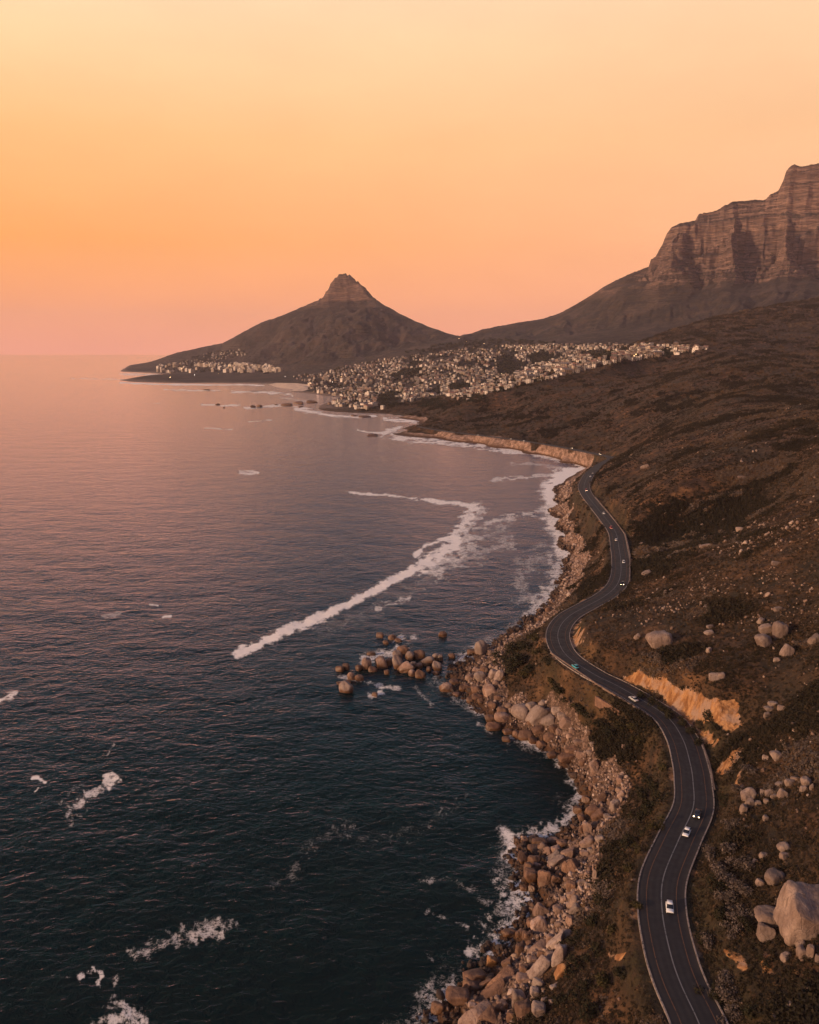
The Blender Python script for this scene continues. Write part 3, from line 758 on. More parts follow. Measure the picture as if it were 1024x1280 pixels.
wob = fbm(SS * 105, np.log(YY) * 70, 101, 5, 0.6); wob2 = fbm(XX / 60, YY / 60, 102, 3)
foam = np.zeros(XX.shape)
for wd, stg, pl in FOAM:
    xs = [p[0] for p in pl]; ys = [p[1] for p in pl]
    sel = np.nonzero(((px_ > min(xs) - 3 * wd) & (px_ < max(xs) + 3 * wd) & (py_ > min(ys) - 3 * wd) & (py_ < max(ys) + 3 * wd)).ravel())[0]
    if not len(sel): continue
    wd = wd * (0.8 if wd > 5 else 0.62)
    dist, _p = seg_dist(px_.ravel()[sel], py_.ravel()[sel], pl)
    dist = dist + wob.ravel()[sel] * wd * (2.6 if stg < 0.80 else 1.2) + wob2.ravel()[sel] * wd * 0.5
    wd = wd if stg > 0.8 else wd * 1.25
    stg = stg if stg > 0.8 else stg * 0.86
    v = stg * (1 - smooth(wd * 0.1, wd * 1.9, dist))
    foam.ravel()[sel] = np.maximum(foam.ravel()[sel], v)
shore = smooth(-2.6, -0.1, land) * (0.36 + 0.40 * fbm(XX / 24, YY / 24, 105, 3)) * np.where(YY > 2000, 0.7, 1.0)
foam = np.maximum(foam, np.clip(shore, 0, 1))
swell = (np.sin((0.55 * XX + 0.84 * YY) / 7.5 + 3 * fbm(XX / 70, YY / 70, 111, 2)) * 0.16 + fbm(XX / 9, YY / 9, 112, 3) * 0.28) * (1 - smooth(500, 1100, YY))
keep = ~((land[:-1, :-1] > 3) & (land[1:, 1:] > 3) & (land[:-1, 1:] > 3) & (land[1:, :-1] > 3))
mesh_grid('sea', XX, YY, swell, keep, SEA, dict(foam=foam))

# ------------------------------------------------------------------ evening haze
def haze():
    m = bpy.data.materials.new('haze_air'); m.use_nodes = True
    t = m.node_tree; t.nodes.clear()
    o = N(t, 'ShaderNodeOutputMaterial'); v = N(t, 'ShaderNodeVolumePrincipled')
    v.inputs['Color'].default_value = (0.84, 0.72, 0.80, 1)
    v.inputs['Density'].default_value = HAZE
    v.inputs['Anisotropy'].default_value = 0.0
    t.links.new(v.outputs[0], o.inputs['Volume'])
    bm = bmesh.new()
    bmesh.ops.create_cube(bm, size=1.0)
    x0, x1, y0, y1, z0, z1 = -24500, 24500, -3000, 24500, -700, 1180
    for q in bm.verts:
        q.co = ((x1 if q.co.x > 0 else x0), (y1 if q.co.y > 0 else y0), (z1 if q.co.z > 0 else z0))
    me = bpy.data.meshes.new('haze'); bm.to_mesh(me); bm.free(); me.materials.append(m)
    ob = bpy.data.objects.new('haze', me); COL.objects.link(ob); ob['kind'] = 'stuff'
HAZE = 2.6e-5
haze()

# ------------------------------------------------------------------ object helpers
def obj(name, me, parent=None, kind=None):
    o = bpy.data.objects.new(name, me); COL.objects.link(o)
    if parent is not None: o.parent = parent
    if kind: o['kind'] = kind
    return o
def tag(o, label, cat, group=None):
    o['label'] = label; o['category'] = cat
    if group: o['group'] = group
    return o
def empty(name, loc, rot=(0, 0, 0)):
    o = bpy.data.objects.new(name, None); COL.objects.link(o)
    o.location = loc; o.rotation_euler = rot; o.empty_display_size = 0.5
    return o
def me_from(name, verts, faces, mats, fmat=None, smooth_=False):
    me = bpy.data.meshes.new(name); me.from_pydata([tuple(v) for v in verts], [], [tuple(f) for f in faces])
    for m in (mats if isinstance(mats, (list, tuple)) else [mats]): me.materials.append(m)
    if fmat is not None: me.polygons.foreach_set('material_index', np.array(fmat, np.int32))
    if smooth_: me.polygons.foreach_set('use_smooth', np.ones(len(faces), bool))
    me.update()
    return me
def copy_tree(o, parent=None):
    c = o.copy(); COL.objects.link(c)
    if parent is not None: c.parent = parent
    for ch in list(o.children): copy_tree(ch, c)
    return c
ORD = ['first', 'second', 'third', 'fourth', 'fifth', 'sixth', 'seventh', 'eighth', 'ninth', 'tenth', 'eleventh', 'twelfth', 'thirteenth', 'fourteenth', 'fifteenth', 'sixteenth',
       'seventeenth', 'eighteenth', 'nineteenth', 'twentieth'] + ['twenty ' + w for w in ('first', 'second', 'third', 'fourth', 'fifth', 'sixth', 'seventh', 'eighth', 'ninth')] + ['thirtieth'] + \
      ['thirty ' + w for w in ('first', 'second', 'third', 'fourth', 'fifth', 'sixth', 'seventh', 'eighth', 'ninth')] + ['fortieth'] + ['forty ' + w for w in ('first', 'second', 'third', 'fourth', 'fifth', 'sixth', 'seventh', 'eighth', 'ninth')] + ['fiftieth']

# ------------------------------------------------------------------ the road
_d = np.gradient(ROAD[:, :2], axis=0); _d /= np.linalg.norm(_d, axis=1)[:, None] + 1e-9
ROAD_T = _d
ROAD_N = np.stack([_d[:, 1], -_d[:, 0]], 1)              # points to the mountain side
RCUM = np.concatenate([[0], np.cumsum(np.linalg.norm(np.diff(ROAD[:, :2], axis=0), axis=1))])
def ribbon(name, prof, mat, i0=0, i1=None, kind='structure', every=1, gaps=None):
    """sweep a cross-section (offset, height) along the road"""
    i1 = len(ROAD) - 1 if i1 is None else i1
    idx = list(range(i0, i1 + 1))
    V, F, k = [], [], len(prof)
    for i in idx:
        for off, h in prof:
            V.append((ROAD[i, 0] + ROAD_N[i, 0] * off, ROAD[i, 1] + ROAD_N[i, 1] * off, ROAD[i, 2] + h))
    for a in range(len(idx) - 1):
        if gaps and (a % gaps[0]) >= gaps[1]: continue
        for b in range(k - 1):
            F.append((a * k + b, a * k + b + 1, (a + 1) * k + b + 1, (a + 1) * k + b))
    o = obj(name, me_from(name, V, F, mat), None, kind)
    at = o.data.attributes.new('off', 'FLOAT', 'POINT'); at.data.foreach_set('value', np.array([p_[0] for _ in idx for p_ in prof], np.float32))
    return o
def asphalt():
    m = M_('asphalt'); p = m.pos()
    n = m.noise(0.5, 5, 0.6, vec=p); n2 = m.noise(9.0, 3, vec=p)
    c = m.mix(n, (0.010, 0.0092, 0.0105), (0.019, 0.017, 0.018))
    off = m.math('ABSOLUTE', m.attr('off'))
    trk = m.math('MAXIMUM', m.rng(m.math('ABSOLUTE', m.math('SUBTRACT', off, 1.0)), 0.1, 0.55, 1.0, 0.0), m.rng(m.math('ABSOLUTE', m.math('SUBTRACT', off, 2.5)), 0.1, 0.55, 1.0, 0.0))
    c = m.mix(m.math('MULTIPLY', trk, m.rng(m.noise(0.07, 4, vec=p), 0.35, 0.6, 0.2, 0.7)), c, (0.026, 0.023, 0.022))
    c = m.mix(m.rng(off, 3.7, 5.2, 0.0, 0.55), c, m.mix(n, (0.030, 0.022, 0.018), (0.060, 0.043, 0.032)))
    c = m.mix(m.rng(m.noise(0.045, 2, vec=p), 0.60, 0.62, 0.0, 0.5), c, (0.008, 0.0075, 0.008))
    c = m.mix(m.math('MULTIPLY', m.rng(n2, 0.5, 0.8), 0.35), c, (0.032, 0.029, 0.028))
    m.set('Base Color', c); m.set('Roughness', m.rng(n, 0.3, 0.7, 0.62, 0.8)); m.set('Specular IOR Level', 0.3); m.set('Normal', m.bump(n2, 0.2, 0.03))
    return m.m
def worn(name, col, lo=0.30, hi=0.5):
    m = M_(name); p = m.pos()
    m.set('Base Color', m.mix(m.rng(m.noise(0.9, 5, 0.7, vec=p), lo, hi), (0.020, 0.018, 0.017), col)); m.set('Roughness', 0.8)
    return m.m
ASPH = asphalt()
WHITE_LINE = worn('white_road_paint', (0.16, 0.152, 0.148)); EDGE_LINE = worn('yellow_road_paint', (0.11, 0.048, 0.020)); KERB = worn('kerb_concrete', (0.28, 0.215, 0.175), 0.3, 0.55)
H_ = ROAD_HALF
ribbon('road', [(-H_, -0.9), (-H_, 0.0), (-H_ * 0.5, 0.04), (0, 0.06), (H_ * 0.5, 0.04), (H_, 0.0), (H_, -0.9)], ASPH)
FAR_I = int(np.argmax(ROAD[:, 1] > 900)) or len(ROAD) - 1
ribbon('road_marking', [(-0.13, 0.075), (0.13, 0.075)], WHITE_LINE, 0, FAR_I)
ribbon('road_marking', [(-3.52, 0.045), (-3.30, 0.045)], EDGE_LINE, 0, FAR_I)
ribbon('road_marking', [(3.30, 0.045), (3.52, 0.045)], EDGE_LINE, 0, FAR_I)
ribbon('kerb', [(-H_ - 0.34, -0.6), (-H_ - 0.32, 0.16), (-H_ + 0.003, 0.16), (-H_ + 0.003, -0.3)], KERB, 0, FAR_I)
ribbon('kerb', [(H_ - 0.003, -0.3), (H_ - 0.003, 0.16), (H_ + 0.32, 0.16), (H_ + 0.34, -0.6)], KERB, 0, FAR_I)

def road_at(px, py):
    """index on the road and signed offset for a pixel"""
    best = None
    for z in (33, 30, 28, 25, 20, 15):
        pass
    qx, qy, _ = project(ROAD[:, 0], ROAD[:, 1], ROAD[:, 2])
    i = int(np.argmin((qx - px) ** 2 + (qy - py) ** 2))
    x, y = at_z(px, py, ROAD[i, 2])
    i = int(np.argmin((ROAD[:, 0] - x) ** 2 + (ROAD[:, 1] - y) ** 2))
    x, y = at_z(px, py, ROAD[i, 2])
    off = (x - ROAD[i, 0]) * ROAD_N[i, 0] + (y - ROAD[i, 1]) * ROAD_N[i, 1]
    return i, float(off)

STONE = granite('wall_stone', (0.16, 0.10, 0.07), (0.30, 0.21, 0.16), (0.10, 0.06, 0.04), wet=False)
LIMEWASH = worn('limewashed_coping', (0.74, 0.66, 0.58), 0.22, 0.40)
def wall_along(name, i0, i1, off, w, h, label, cat, coping=True, below=1.6, block=3.2, gap=0.55, cop_h=0.22, body=None):
    root = empty(name, (ROAD[i0, 0] + ROAD_N[i0, 0] * off, ROAD[i0, 1] + ROAD_N[i0, 1] * off, ROAD[i0, 2]))
    def strip(nm, a, b, mat, runs):
        V, F = [], []
        for run in runs:
            k0 = len(V)
            for t in run:
                f = np.interp(t, RCUM, np.arange(len(RCUM))); i = min(int(f), len(ROAD) - 2); g = f - i
                c = ROAD[i] * (1 - g) + ROAD[i + 1] * g; n = ROAD_N[i] * (1 - g) + ROAD_N[i + 1] * g
                for o_, z in ((a[0], a[1]), (a[0], b[1]), (b[0], b[1]), (b[0], a[1])):
                    V.append((c[0] + n[0] * o_ - root.location.x, c[1] + n[1] * o_ - root.location.y, c[2] + z - root.location.z))
            for q in range(len(run) - 1):
                A, B = k0 + q * 4, k0 + q * 4 + 4
                for e in range(4):
                    F.append((A + e, A + (e + 1) % 4, B + (e + 1) % 4, B + e))
            F.append((k0, k0 + 1, k0 + 2, k0 + 3)); e = len(V) - 4; F.append((e + 3, e + 2, e + 1, e))
        obj(nm, me_from(nm, V, F, mat), root)
    t0, t1 = RCUM[i0], RCUM[i1]
    full = np.linspace(t0, t1, max(3, int((t1 - t0) / 3)))
    strip('wall', (off - w / 2, -below), (off + w / 2, h), body or STONE, [full])
    if coping:
        runs, t = [], t0
        while t < t1 - block:
            runs.append(np.linspace(t, t + block, 3)); t += block + gap
        strip('coping', (off - w / 2 - 0.05, h + 0.003), (off + w / 2 + 0.05, h + cop_h), LIMEWASH, runs)
    tag(root, label, cat)
    return root
def ri(px, py):
    return road_at(px, py)[0]
wall_along('parapet_wall', ri(699, 815), ri(826, 893), -H_ - 0.75, 0.5, 0.45, 'low white capped parapet on the seaward edge of the double bend above the boulder point', 'parapet', block=4.2, gap=1.0, cop_h=0.3)
wall_along('parapet_wall', ri(772, 668), ri(777, 728), H_ + 0.8, 0.6, 0.9, 'pale parapet on the inland edge of the straight beside the dark ravine', 'parapet', block=6, gap=0.3, cop_h=0.3)
wall_along('parapet_wall', ri(738, 622), ri(771, 667), H_ + 0.8, 0.45, 0.55, 'thin pale parapet on the inland edge of the slanting road beyond the ravine', 'parapet', block=6, gap=0.3, cop_h=0.2)
wall_along('parapet_wall', ri(853, 925), ri(866, 985), H_ + 0.7, 0.4, 0.25, 'low pale parapet along the outside of the bend below the orange cutting', 'parapet', block=2.6, gap=0.8, cop_h=0.15)
wall_along('retaining_wall', ri(773, 856), ri(803, 876), -H_ - 4.6, 0.8, -2.6, 'brown retaining wall stepping down below the white capped parapet', 'retaining wall', below=6.5, block=7, gap=0.2, cop_h=0.5,
           body=granite('brown_wall', (0.17, 0.085, 0.05), (0.30, 0.16, 0.10), (0.10, 0.05, 0.03), wet=False))

# ------------------------------------------------------------------ cars
GLASS = flat_mat('car_glass', (0.012, 0.014, 0.018), 0.08); TYRE = flat_mat('tyre_rubber', (0.012, 0.012, 0.012), 0.85); RIM = flat_mat('wheel_rim', (0.45, 0.45, 0.46), 0.3, 0.8)
LAMP_ON = flat_mat('headlight_lit', (1.0, 0.80, 0.55), 0.3, emit=22.0, emit_col=(1.0, 0.72, 0.42)); LAMP_OFF = flat_mat('headlight_lens', (0.6, 0.62, 0.64), 0.15); TAIL = flat_mat('tail_light_lens', (0.35, 0.02, 0.015), 0.25)
PLATE = flat_mat('bumper_plastic', (0.02, 0.02, 0.022), 0.6)
def paint(name, col):
    m = M_(name); m.set('Base Color', (*col, 1)); m.set('Roughness', 0.32); m.set('Coat Weight', 0.6); m.set('Coat Roughness', 0.08)
    return m.m
PAINT = dict(white=paint('white_paint', (0.74, 0.72, 0.69)), black=paint('black_paint', (0.016, 0.016, 0.018)), silver=paint('silver_paint', (0.42, 0.41, 0.40)), teal=paint('teal_paint', (0.02, 0.30, 0.36)), red=paint('red_paint', (0.36, 0.028, 0.022)), cream=paint('cream_paint', (0.62, 0.54, 0.44)))
def loft(stations, mat, name, cap=True):
    """stations: list of closed cross-sections with equal counts"""
    V = [p for st in stations for p in st]; k = len(stations[0]); F = []
    for a in range(len(stations) - 1):
        for b in range(k):
            c = (b + 1) % k
            F.append((a * k + b, a * k + c, (a + 1) * k + c, (a + 1) * k + b))
    if cap:
        F.append(tuple(range(k))[::-1]); F.append(tuple((len(stations) - 1) * k + b for b in range(k)))
    return me_from(name, V, F, mat, smooth_=True)
def section(y, w, zb, zt, r=0.16):
    h = w / 2
    return [(-h * .94, y, zb), (h * .94, y, zb), (h, y, zb + (zt - zb) * .35), (h * .99, y, zt - r), (h - r, y, zt), (-h + r, y, zt), (-h * .99, y, zt - r), (-h, y, zb + (zt - zb) * .35)]
def make_car(kind, pnt, lit):
    """front of the car looks along -y"""
    root = empty('parked_car', (0, 0, 0))
    L, Wd, Ht = dict(hatch=(3.9, 1.72, 1.50), saloon=(4.5, 1.78, 1.44), van=(4.8, 1.90, 1.98), suv=(4.5, 1.86, 1.70))[kind]
    h = L / 2
    bt = 0.86 if kind != 'van' else 1.05
    st = [(-h, .86, .38, .62), (-h + .10, .95, .26, .74), (-h + .55, 1, .22, bt - .10), (-h + 1.15, 1, .22, bt), (0, 1, .20, bt + .03), (h - .9, 1, .22, bt + .02), (h - .2, .97, .26, bt - .02), (h, .88, .40, bt - .18)]
    obj('body', loft([section(y, Wd * w, zb, zt) for y, w, zb, zt in st], PAINT[pnt], 'body'), root)
    a0, a1 = (-h + 1.0, h - .25) if kind in ('hatch', 'suv') else ((-h + .62, h - .08) if kind == 'van' else (-h + 1.15, h - .75))
    r0, r1 = a0 + (.75 if kind != 'van' else .6), a1 - (.35 if kind != 'saloon' else .6)
    cab = [(a0, .90, bt - .06, bt + .02), (r0, .78, bt - .06, Ht - .05), ((r0 + r1) / 2, .78, bt - .06, Ht - .02), (r1, .76, bt - .06, Ht - .06), (a1, .88, bt - .06, bt + .02)]
    obj('windows', loft([section(y, Wd * w, zb, zt, .06) for y, w, zb, zt in cab], GLASS, 'windows'), root)
    rf = [(r0 - .02, .72, Ht - .06, Ht - .005), ((r0 + r1) / 2, .74, Ht - .06, Ht + .025), (r1 + .02, .70, Ht - .07, Ht - .012)]
    roof = obj('roof', loft([section(y, Wd * w, zb, zt, .04) for y, w, zb, zt in rf], PAINT[pnt], 'roof'), root)
    for yb in (-h + .02, h - .02):
        bm = bmesh.new()
        bmesh.ops.create_cube(bm, size=1, matrix=Matrix.Diagonal((Wd * .84, .14, .20, 1)))
        me = bpy.data.meshes.new('bumper'); bm.to_mesh(me); bm.free(); me.materials.append(PLATE)
        obj('bumper', me, root).location = (0, yb, .42)
    for sx in (-1, 1):
        for yy in (-h + .82, h - .80):
            bm = bmesh.new()
            bmesh.ops.create_cone(bm, cap_ends=True, segments=18, radius1=.33, radius2=.33, depth=.22, matrix=Matrix.Rotation(math.pi / 2, 4, 'Y'))
            me = bpy.data.meshes.new('wheel'); bm.to_mesh(me); bm.free(); me.materials.append(TYRE)
            w = obj('wheel', me, root); w.location = (sx * (Wd / 2 - .10), yy, .33)
            bm = bmesh.new()
            bmesh.ops.create_cone(bm, cap_ends=True, segments=14, radius1=.20, radius2=.17, depth=.03, matrix=Matrix.Rotation(sx * math.pi / 2, 4, 'Y'))
            me = bpy.data.meshes.new('rim'); bm.to_mesh(me); bm.free(); me.materials.append(RIM)
            rm = obj('rim', me, w); rm.location = (sx * .122, 0, 0)
        for nm, yy, mt, sc in (('headlight', -h + .10, LAMP_ON if lit else LAMP_OFF, (.20, .09, .10)), ('tail_light', h - .10, TAIL, (.15, .08, .14))):
            bm = bmesh.new(); bmesh.ops.create_uvsphere(bm, u_segments=10, v_segments=6, radius=1, matrix=Matrix.Diagonal((*sc, 1)))
            me = bpy.data.meshes.new(nm); bm.to_mesh(me); bm.free(); me.materials.append(mt)
            l = obj(nm, me, root); l.location = (sx * (Wd / 2 - .26), yy, .64 if nm == 'headlight' else .72)
    return root
CARS = [(833, 1138, 'hatch', 'white', False, 'white hatchback alone on the road, nearest the camera'), (859, 1042, 'hatch', 'white', False, 'white hatchback following behind the car with bright headlights off'),
        (866, 1017, 'saloon', 'black', True, 'dark saloon with two bright headlights on the big bend'), (779, 878, 'saloon', 'silver', False, 'silver saloon passing above the brown retaining wall'),
        (717, 834, 'hatch', 'teal', False, 'small teal hatchback in the tight double bend beside the parapet'), (781, 731, 'suv', 'black', True, 'black car with lit headlights at the lower end of the straight'),
        (778, 704, 'hatch', 'white', False, 'white hatchback halfway along the straight beside the ravine'), (770.5, 677, 'hatch', 'white', False, 'small white car at the upper end of the straight'),
        (765.5, 661, 'van', 'red', False, 'red van with pale roof where the straight bends away'), (755, 642.5, 'hatch', 'white', False, 'white car on the slanting road just beyond the red van'),
        (733, 613.5, 'van', 'red', True, 'reddish van with lit headlights in the last visible bend before the spur'), (738.5, 597, 'saloon', 'white', False, 'white saloon just before the road disappears behind the spur'),
        (741.5, 592.5, 'hatch', 'cream', False, 'cream car vanishing round the spur, last one on the near road'), (750, 568, 'hatch', 'white', True, 'pale car with lights on at the head of the bay'),
        (716, 561, 'hatch', 'cream', True, 'pale car with lights on along the far bay road, past the head of the bay'), (655.5, 551.7, 'hatch', 'white', False, 'white car on the far bay road, nearer of two together'),
        (640.5, 549.3, 'hatch', 'white', False, 'white car on the far bay road, farther of two together'), (596, 544, 'hatch', 'white', True, 'white car on the far bay road near the pale rocky headland')]
CARS[1] = (*CARS[1][:5], 'white hatchback close in front of the dark car with bright headlights')
for px, py, kind, pnt, lit, lab in CARS:
    i, off = road_at(px, py)
    off = max(-3.0, min(3.0, off))
    if abs(off) < 1.2: off = 1.7 if off >= 0 else -1.7
    c = make_car(kind, pnt, lit); c.name = 'car'
    t, n = ROAD_T[i], ROAD_N[i]
    c.location = (ROAD[i, 0] + n[0] * off, ROAD[i, 1] + n[1] * off, ROAD[i, 2] + 0.03)
    head = math.atan2(t[1], t[0])                       # the way the road leaves the camera
    c.rotation_euler = (0, 0, head - math.pi / 2 if off > 0 else head + math.pi / 2)
    tag(c, lab, 'car', 'cars on the coast road')
    if kind == 'van':
        c.children[2].data.materials[0] = PAINT['cream']

# ------------------------------------------------------------------ boulders
def rock_mesh(seed, boxy=0.0, cuts=3, sub=4, rough=0.16):
    r = np.random.default_rng(seed)
    bm = bmesh.new(); bmesh.ops.create_icosphere(bm, subdivisions=sub, radius=1)
    co = np.array([v.co[:] for v in bm.verts])
    p = 2 + boxy * 5
    co = co / (np.abs(co) ** p).sum(1)[:, None] ** (1 / p)
    for _ in range(cuts):                                # broad flat faces
        n = r.normal(size=3); n[2] *= 0.6; n /= np.linalg.norm(n); k = r.uniform(0.55, 0.86)
        e = co @ n - k
        co = co - np.outer(np.clip(e, 0, None) * 0.86, n)
    o = r.uniform(0, 50, 3)
    rad = np.linalg.norm(co, axis=1)
    nz = fbm(co[:, 0] * 1.3 + o[0] + co[:, 2] * .7, co[:, 1] * 1.3 + o[1] - co[:, 2] * .9, seed, 3) * rough + fbm(co[:, 0] * 4 + o[2] + co[:, 2] * 2.3, co[:, 1] * 4 + co[:, 2] * 3.1, seed + 5, 3) * rough * 0.28
    co = co * (1 + nz)[:, None]
    if r.random() < 0.6:                                 # a joint running through the stone
        n = r.normal(size=3); n /= np.linalg.norm(n); e = np.abs(co @ n - r.uniform(-.3, .3))
        co = co * (1 - 0.055 * np.exp(-(e / 0.05) ** 2))[:, None]
    co -= (co.max(0) + co.min(0)) / 2
    co /= (co.max(0) - co.min(0)) / 2
    for v, q in zip(bm.verts, co): v.co = q
    me = bpy.data.meshes.new('boulder'); bm.to_mesh(me); bm.free()
    me.polygons.foreach_set('use_smooth', np.ones(len(me.polygons), bool))
    return me
ROCKS = {}
def rocks_for(mat, n, boxy, cuts):
    key = (mat.name, boxy)
    if key not in ROCKS:
        L = []
        for k in range(n):
            me = rock_mesh(900 + k + int(boxy * 100), boxy, cuts, 4); me.materials.append(mat); L.append(me)
        ROCKS[key] = L
    return ROCKS[key]
POINT = [(475, 794.6, 11.4, 7.5, 0, 'd'), (490.5, 797.5, 10.5, 8, 0, 'd'), (482.6, 803.4, 8, 6, 0, 'd'), (498.4, 801, 9, 6.5, 0, 'd'), (553.8, 793.7, 11, 9, 0, 'd'), (547.3, 803.4, 6, 7, 0, 'd'), (564.9, 821, 9, 9, 0, 'd'),
         (503.7, 813.5, 14.5, 12, 0, 'd'), (464, 817.5, 11, 5, 0, 'd'), (454.5, 820.5, 7, 6, 0, 'd'), (497, 820, 12, 13, 10, 'g'), (497.5, 830, 12, 24, 10, 'g'), (512.5, 821.5, 11.5, 13, -10, 'g'), (524, 819.5, 15, 14, 0, 'd'), (476.5, 830.6, 15, 17.5, 15, 'p'),
         (486, 828.5, 9, 11, 0, 'd'), (458, 832, 13, 18, -10, 'p'), (466, 837.5, 11, 10, 0, 'd'), (448.3, 836, 8.5, 10, 0, 'd'), (483.5, 841, 7, 8, 0, 'd'), (507, 837, 22, 14, 38, 'p'), (515, 843, 8.5, 10.5, 0, 'p'), (517, 832, 9, 9, 0, 'g'), (525.7, 844, 13, 14, 0, 'd'),
         (524, 833.5, 9, 9, 0, 'p'), (534.5, 828, 18, 11, 25, 'g'), (536, 837, 7, 7, 0, 'd'), (545, 822.5, 9, 10, 0, 'g'), (551, 823, 7, 9, 0, 'g'), (546.8, 834, 11.5, 15.5, 10, 'g'), (545, 842, 8, 6, 0, 'd'), (424.6, 836.8, 10.5, 8.5, 0, 'd'), (432.5, 834, 11, 9, 0, 'd'),
         (439, 846.5, 9.5, 11, 15, 'p'), (449, 848.5, 11, 10, 0, 'd'), (433, 861, 16.5, 18, 0, 'g'), (435, 852.8, 9.5, 6, 0, 'd'), (425.5, 854.4, 10, 4.5, 0, 'd'), (468.5, 868.4, 9, 6, 0, 'd')]
SHELF = [(558, 861, 16.5, 12, 15, 'p'), (568, 853.5, 13, 9, 0, 'd'), (578.4, 860.5, 8, 9, 0, 'd'), (570.5, 868.4, 10, 5.5, 0, 'd'), (601.5, 812, 13, 21, 0, 'g'), (590, 815, 12, 7, 0, 'd'), (587.9, 847.6, 12, 8.5, 0, 'p'), (600.5, 847, 15, 13.5, 10, 'g'), (595.7, 838.8, 9.5, 8.5, 0, 'p'), (605.4, 836.9, 10, 7.5, 0, 'd'),
         (616.6, 843, 10, 12, -25, 'g'), (624.3, 845.5, 9, 16, -25, 'g'), (620, 855.4, 8.5, 8.5, 0, 'p'), (611.5, 857.4, 7.5, 7.5, 0, 'p'), (609, 852.5, 7, 6.5, 0, 'p'), (582, 861, 13, 11.5, 0, 'd'), (594.7, 862, 12, 9, 0, 'd'), (612.3, 865, 17, 15, 20, 'p'), (623, 873, 9.5, 7, 0, 'd'), (587.9, 876, 9.5, 9.5, 0, 'd'), (596.6, 871.5, 14.5, 9, 0, 'd'), (616, 882, 12, 9.5, 0, 'd'), (601, 877, 8, 8, 0, 'd')]
BLOCKS = [(628, 888.6, 15, 9, 0, 'd'), (628, 898, 19, 12, -10, 'p'), (612.6, 899, 13, 10.5, 0, 'd'), (617, 909, 19, 13, 10, 'd'), (651.3, 891.5, 23, 20, 10, 'g'), (664.4, 883.4, 13.5, 10, 0, 'g'), (671.5, 896.5, 33, 17, 52, 'g'), (679, 881, 12, 10, 0, 'g'), (684.5, 892.5, 9, 13, -25, 'g'), (696, 888.6, 13, 11, 25, 'g'), (686.5, 902.3, 21, 13, 30, 'g'), (703, 896.4, 12.5, 9.5, 0, 'g'), (708.4, 905, 15, 15, -20, 'p'),
          (674.8, 913, 18, 10, 0, 'd'), (692.3, 911.5, 10.5, 10.5, 0, 'd'), (658, 920, 20, 17, 25, 'd'), (645.5, 920, 9, 14, 10, 'd'), (635, 915.5, 13, 8.5, 0, 'd'), (632.8, 925, 11.5, 7.5, 0, 'd'), (688.4, 923.2, 17, 11, 0, 'd'), (667, 927, 14, 8.5, -20, 'd'), (699, 915.5, 8.5, 8.5, 0, 'p'), (715.8, 915.5, 9, 8, 0, 'p'), (706, 925, 8, 7, 0, 'd'), (678, 932, 14, 9, -25, 'd'), (712, 921, 8, 7, 0, 'p'), (721, 921, 7, 6, 0, 'p'), (702, 906, 7, 6, 0, 'g'), (663, 904, 8, 7, 0, 'd')]
RUBBLE = [(690, 945, 13, 8.5, 0, 'd'), (708.5, 948.3, 22, 12, 5, 'd'), (715, 938.7, 18, 9, 10, 'd'), (726.7, 944, 12, 8, 0, 'p'), (744, 960, 12.5, 17, 20, 'p'), (730, 952.6, 11, 9.5, 0, 'd'), (723.5, 929, 14, 7, 0, 'p'), (741.8, 932, 9, 8.5, 0, 'g'), (737.5, 942, 9, 7.5, 0, 'g'), (781.5, 934.4, 8, 7, 20, 'p'), (752, 935, 6.5, 5.5, 0, 'g'), (760, 941, 7, 5, 0, 'g'),
          (769.7, 1007.4, 13.5, 12.5, 0, 'g'), (748.2, 1020.3, 18, 13, 15, 'd'), (741.8, 1013.9, 17, 11, 20, 'd'), (722.4, 1014, 11.5, 10.5, 0, 'd'), (727, 1023.5, 10, 11, 0, 'd'), (735, 1036.4, 11, 17, 10, 'p'), (728.3, 1037.5, 6, 13, 15, 'd'), (734.3, 1054.7, 20, 12, 15, 'p'), (750.4, 1050.4, 12, 9.5, 15, 'g'), (759, 1021.4, 9, 7, 0, 'g'), (752.5, 1041.8, 9.5, 8, 0, 'g'), (733, 1000, 11, 8, 0, 'd'), (753.6, 997.7, 13, 11, 30, 'd'), (777, 994.5, 11, 9, 20, 'p'), (775, 976.3, 8, 9, 0, 'p'), (765.4, 986, 8, 7, 0, 'd'), (718, 1035.3, 9, 9, 0, 'd'),
          (755, 971, 7, 6, 0, 'd'), (745, 975, 7, 8, 0, 'd'), (740, 985, 8, 7, 0, 'd'), (762, 960, 7, 6, 0, 'p'), (770, 955, 6, 6, 0, 'g'), (764, 1030, 7, 6, 0, 'g'), (771, 1022, 6, 5, 0, 'g'), (735, 1015, 8, 7, 0, 'd'), (780, 985, 6, 5, 0, 'g'), (757, 948, 7, 6, 0, 'p'), (786, 965, 6, 6, 0, 'p')]
def crop(x0, y0, sc, L):
    return [(x0 + x / sc, y0 + y / sc, w / sc, h / sc, r, c) for x, y, w, h, r, c in L]
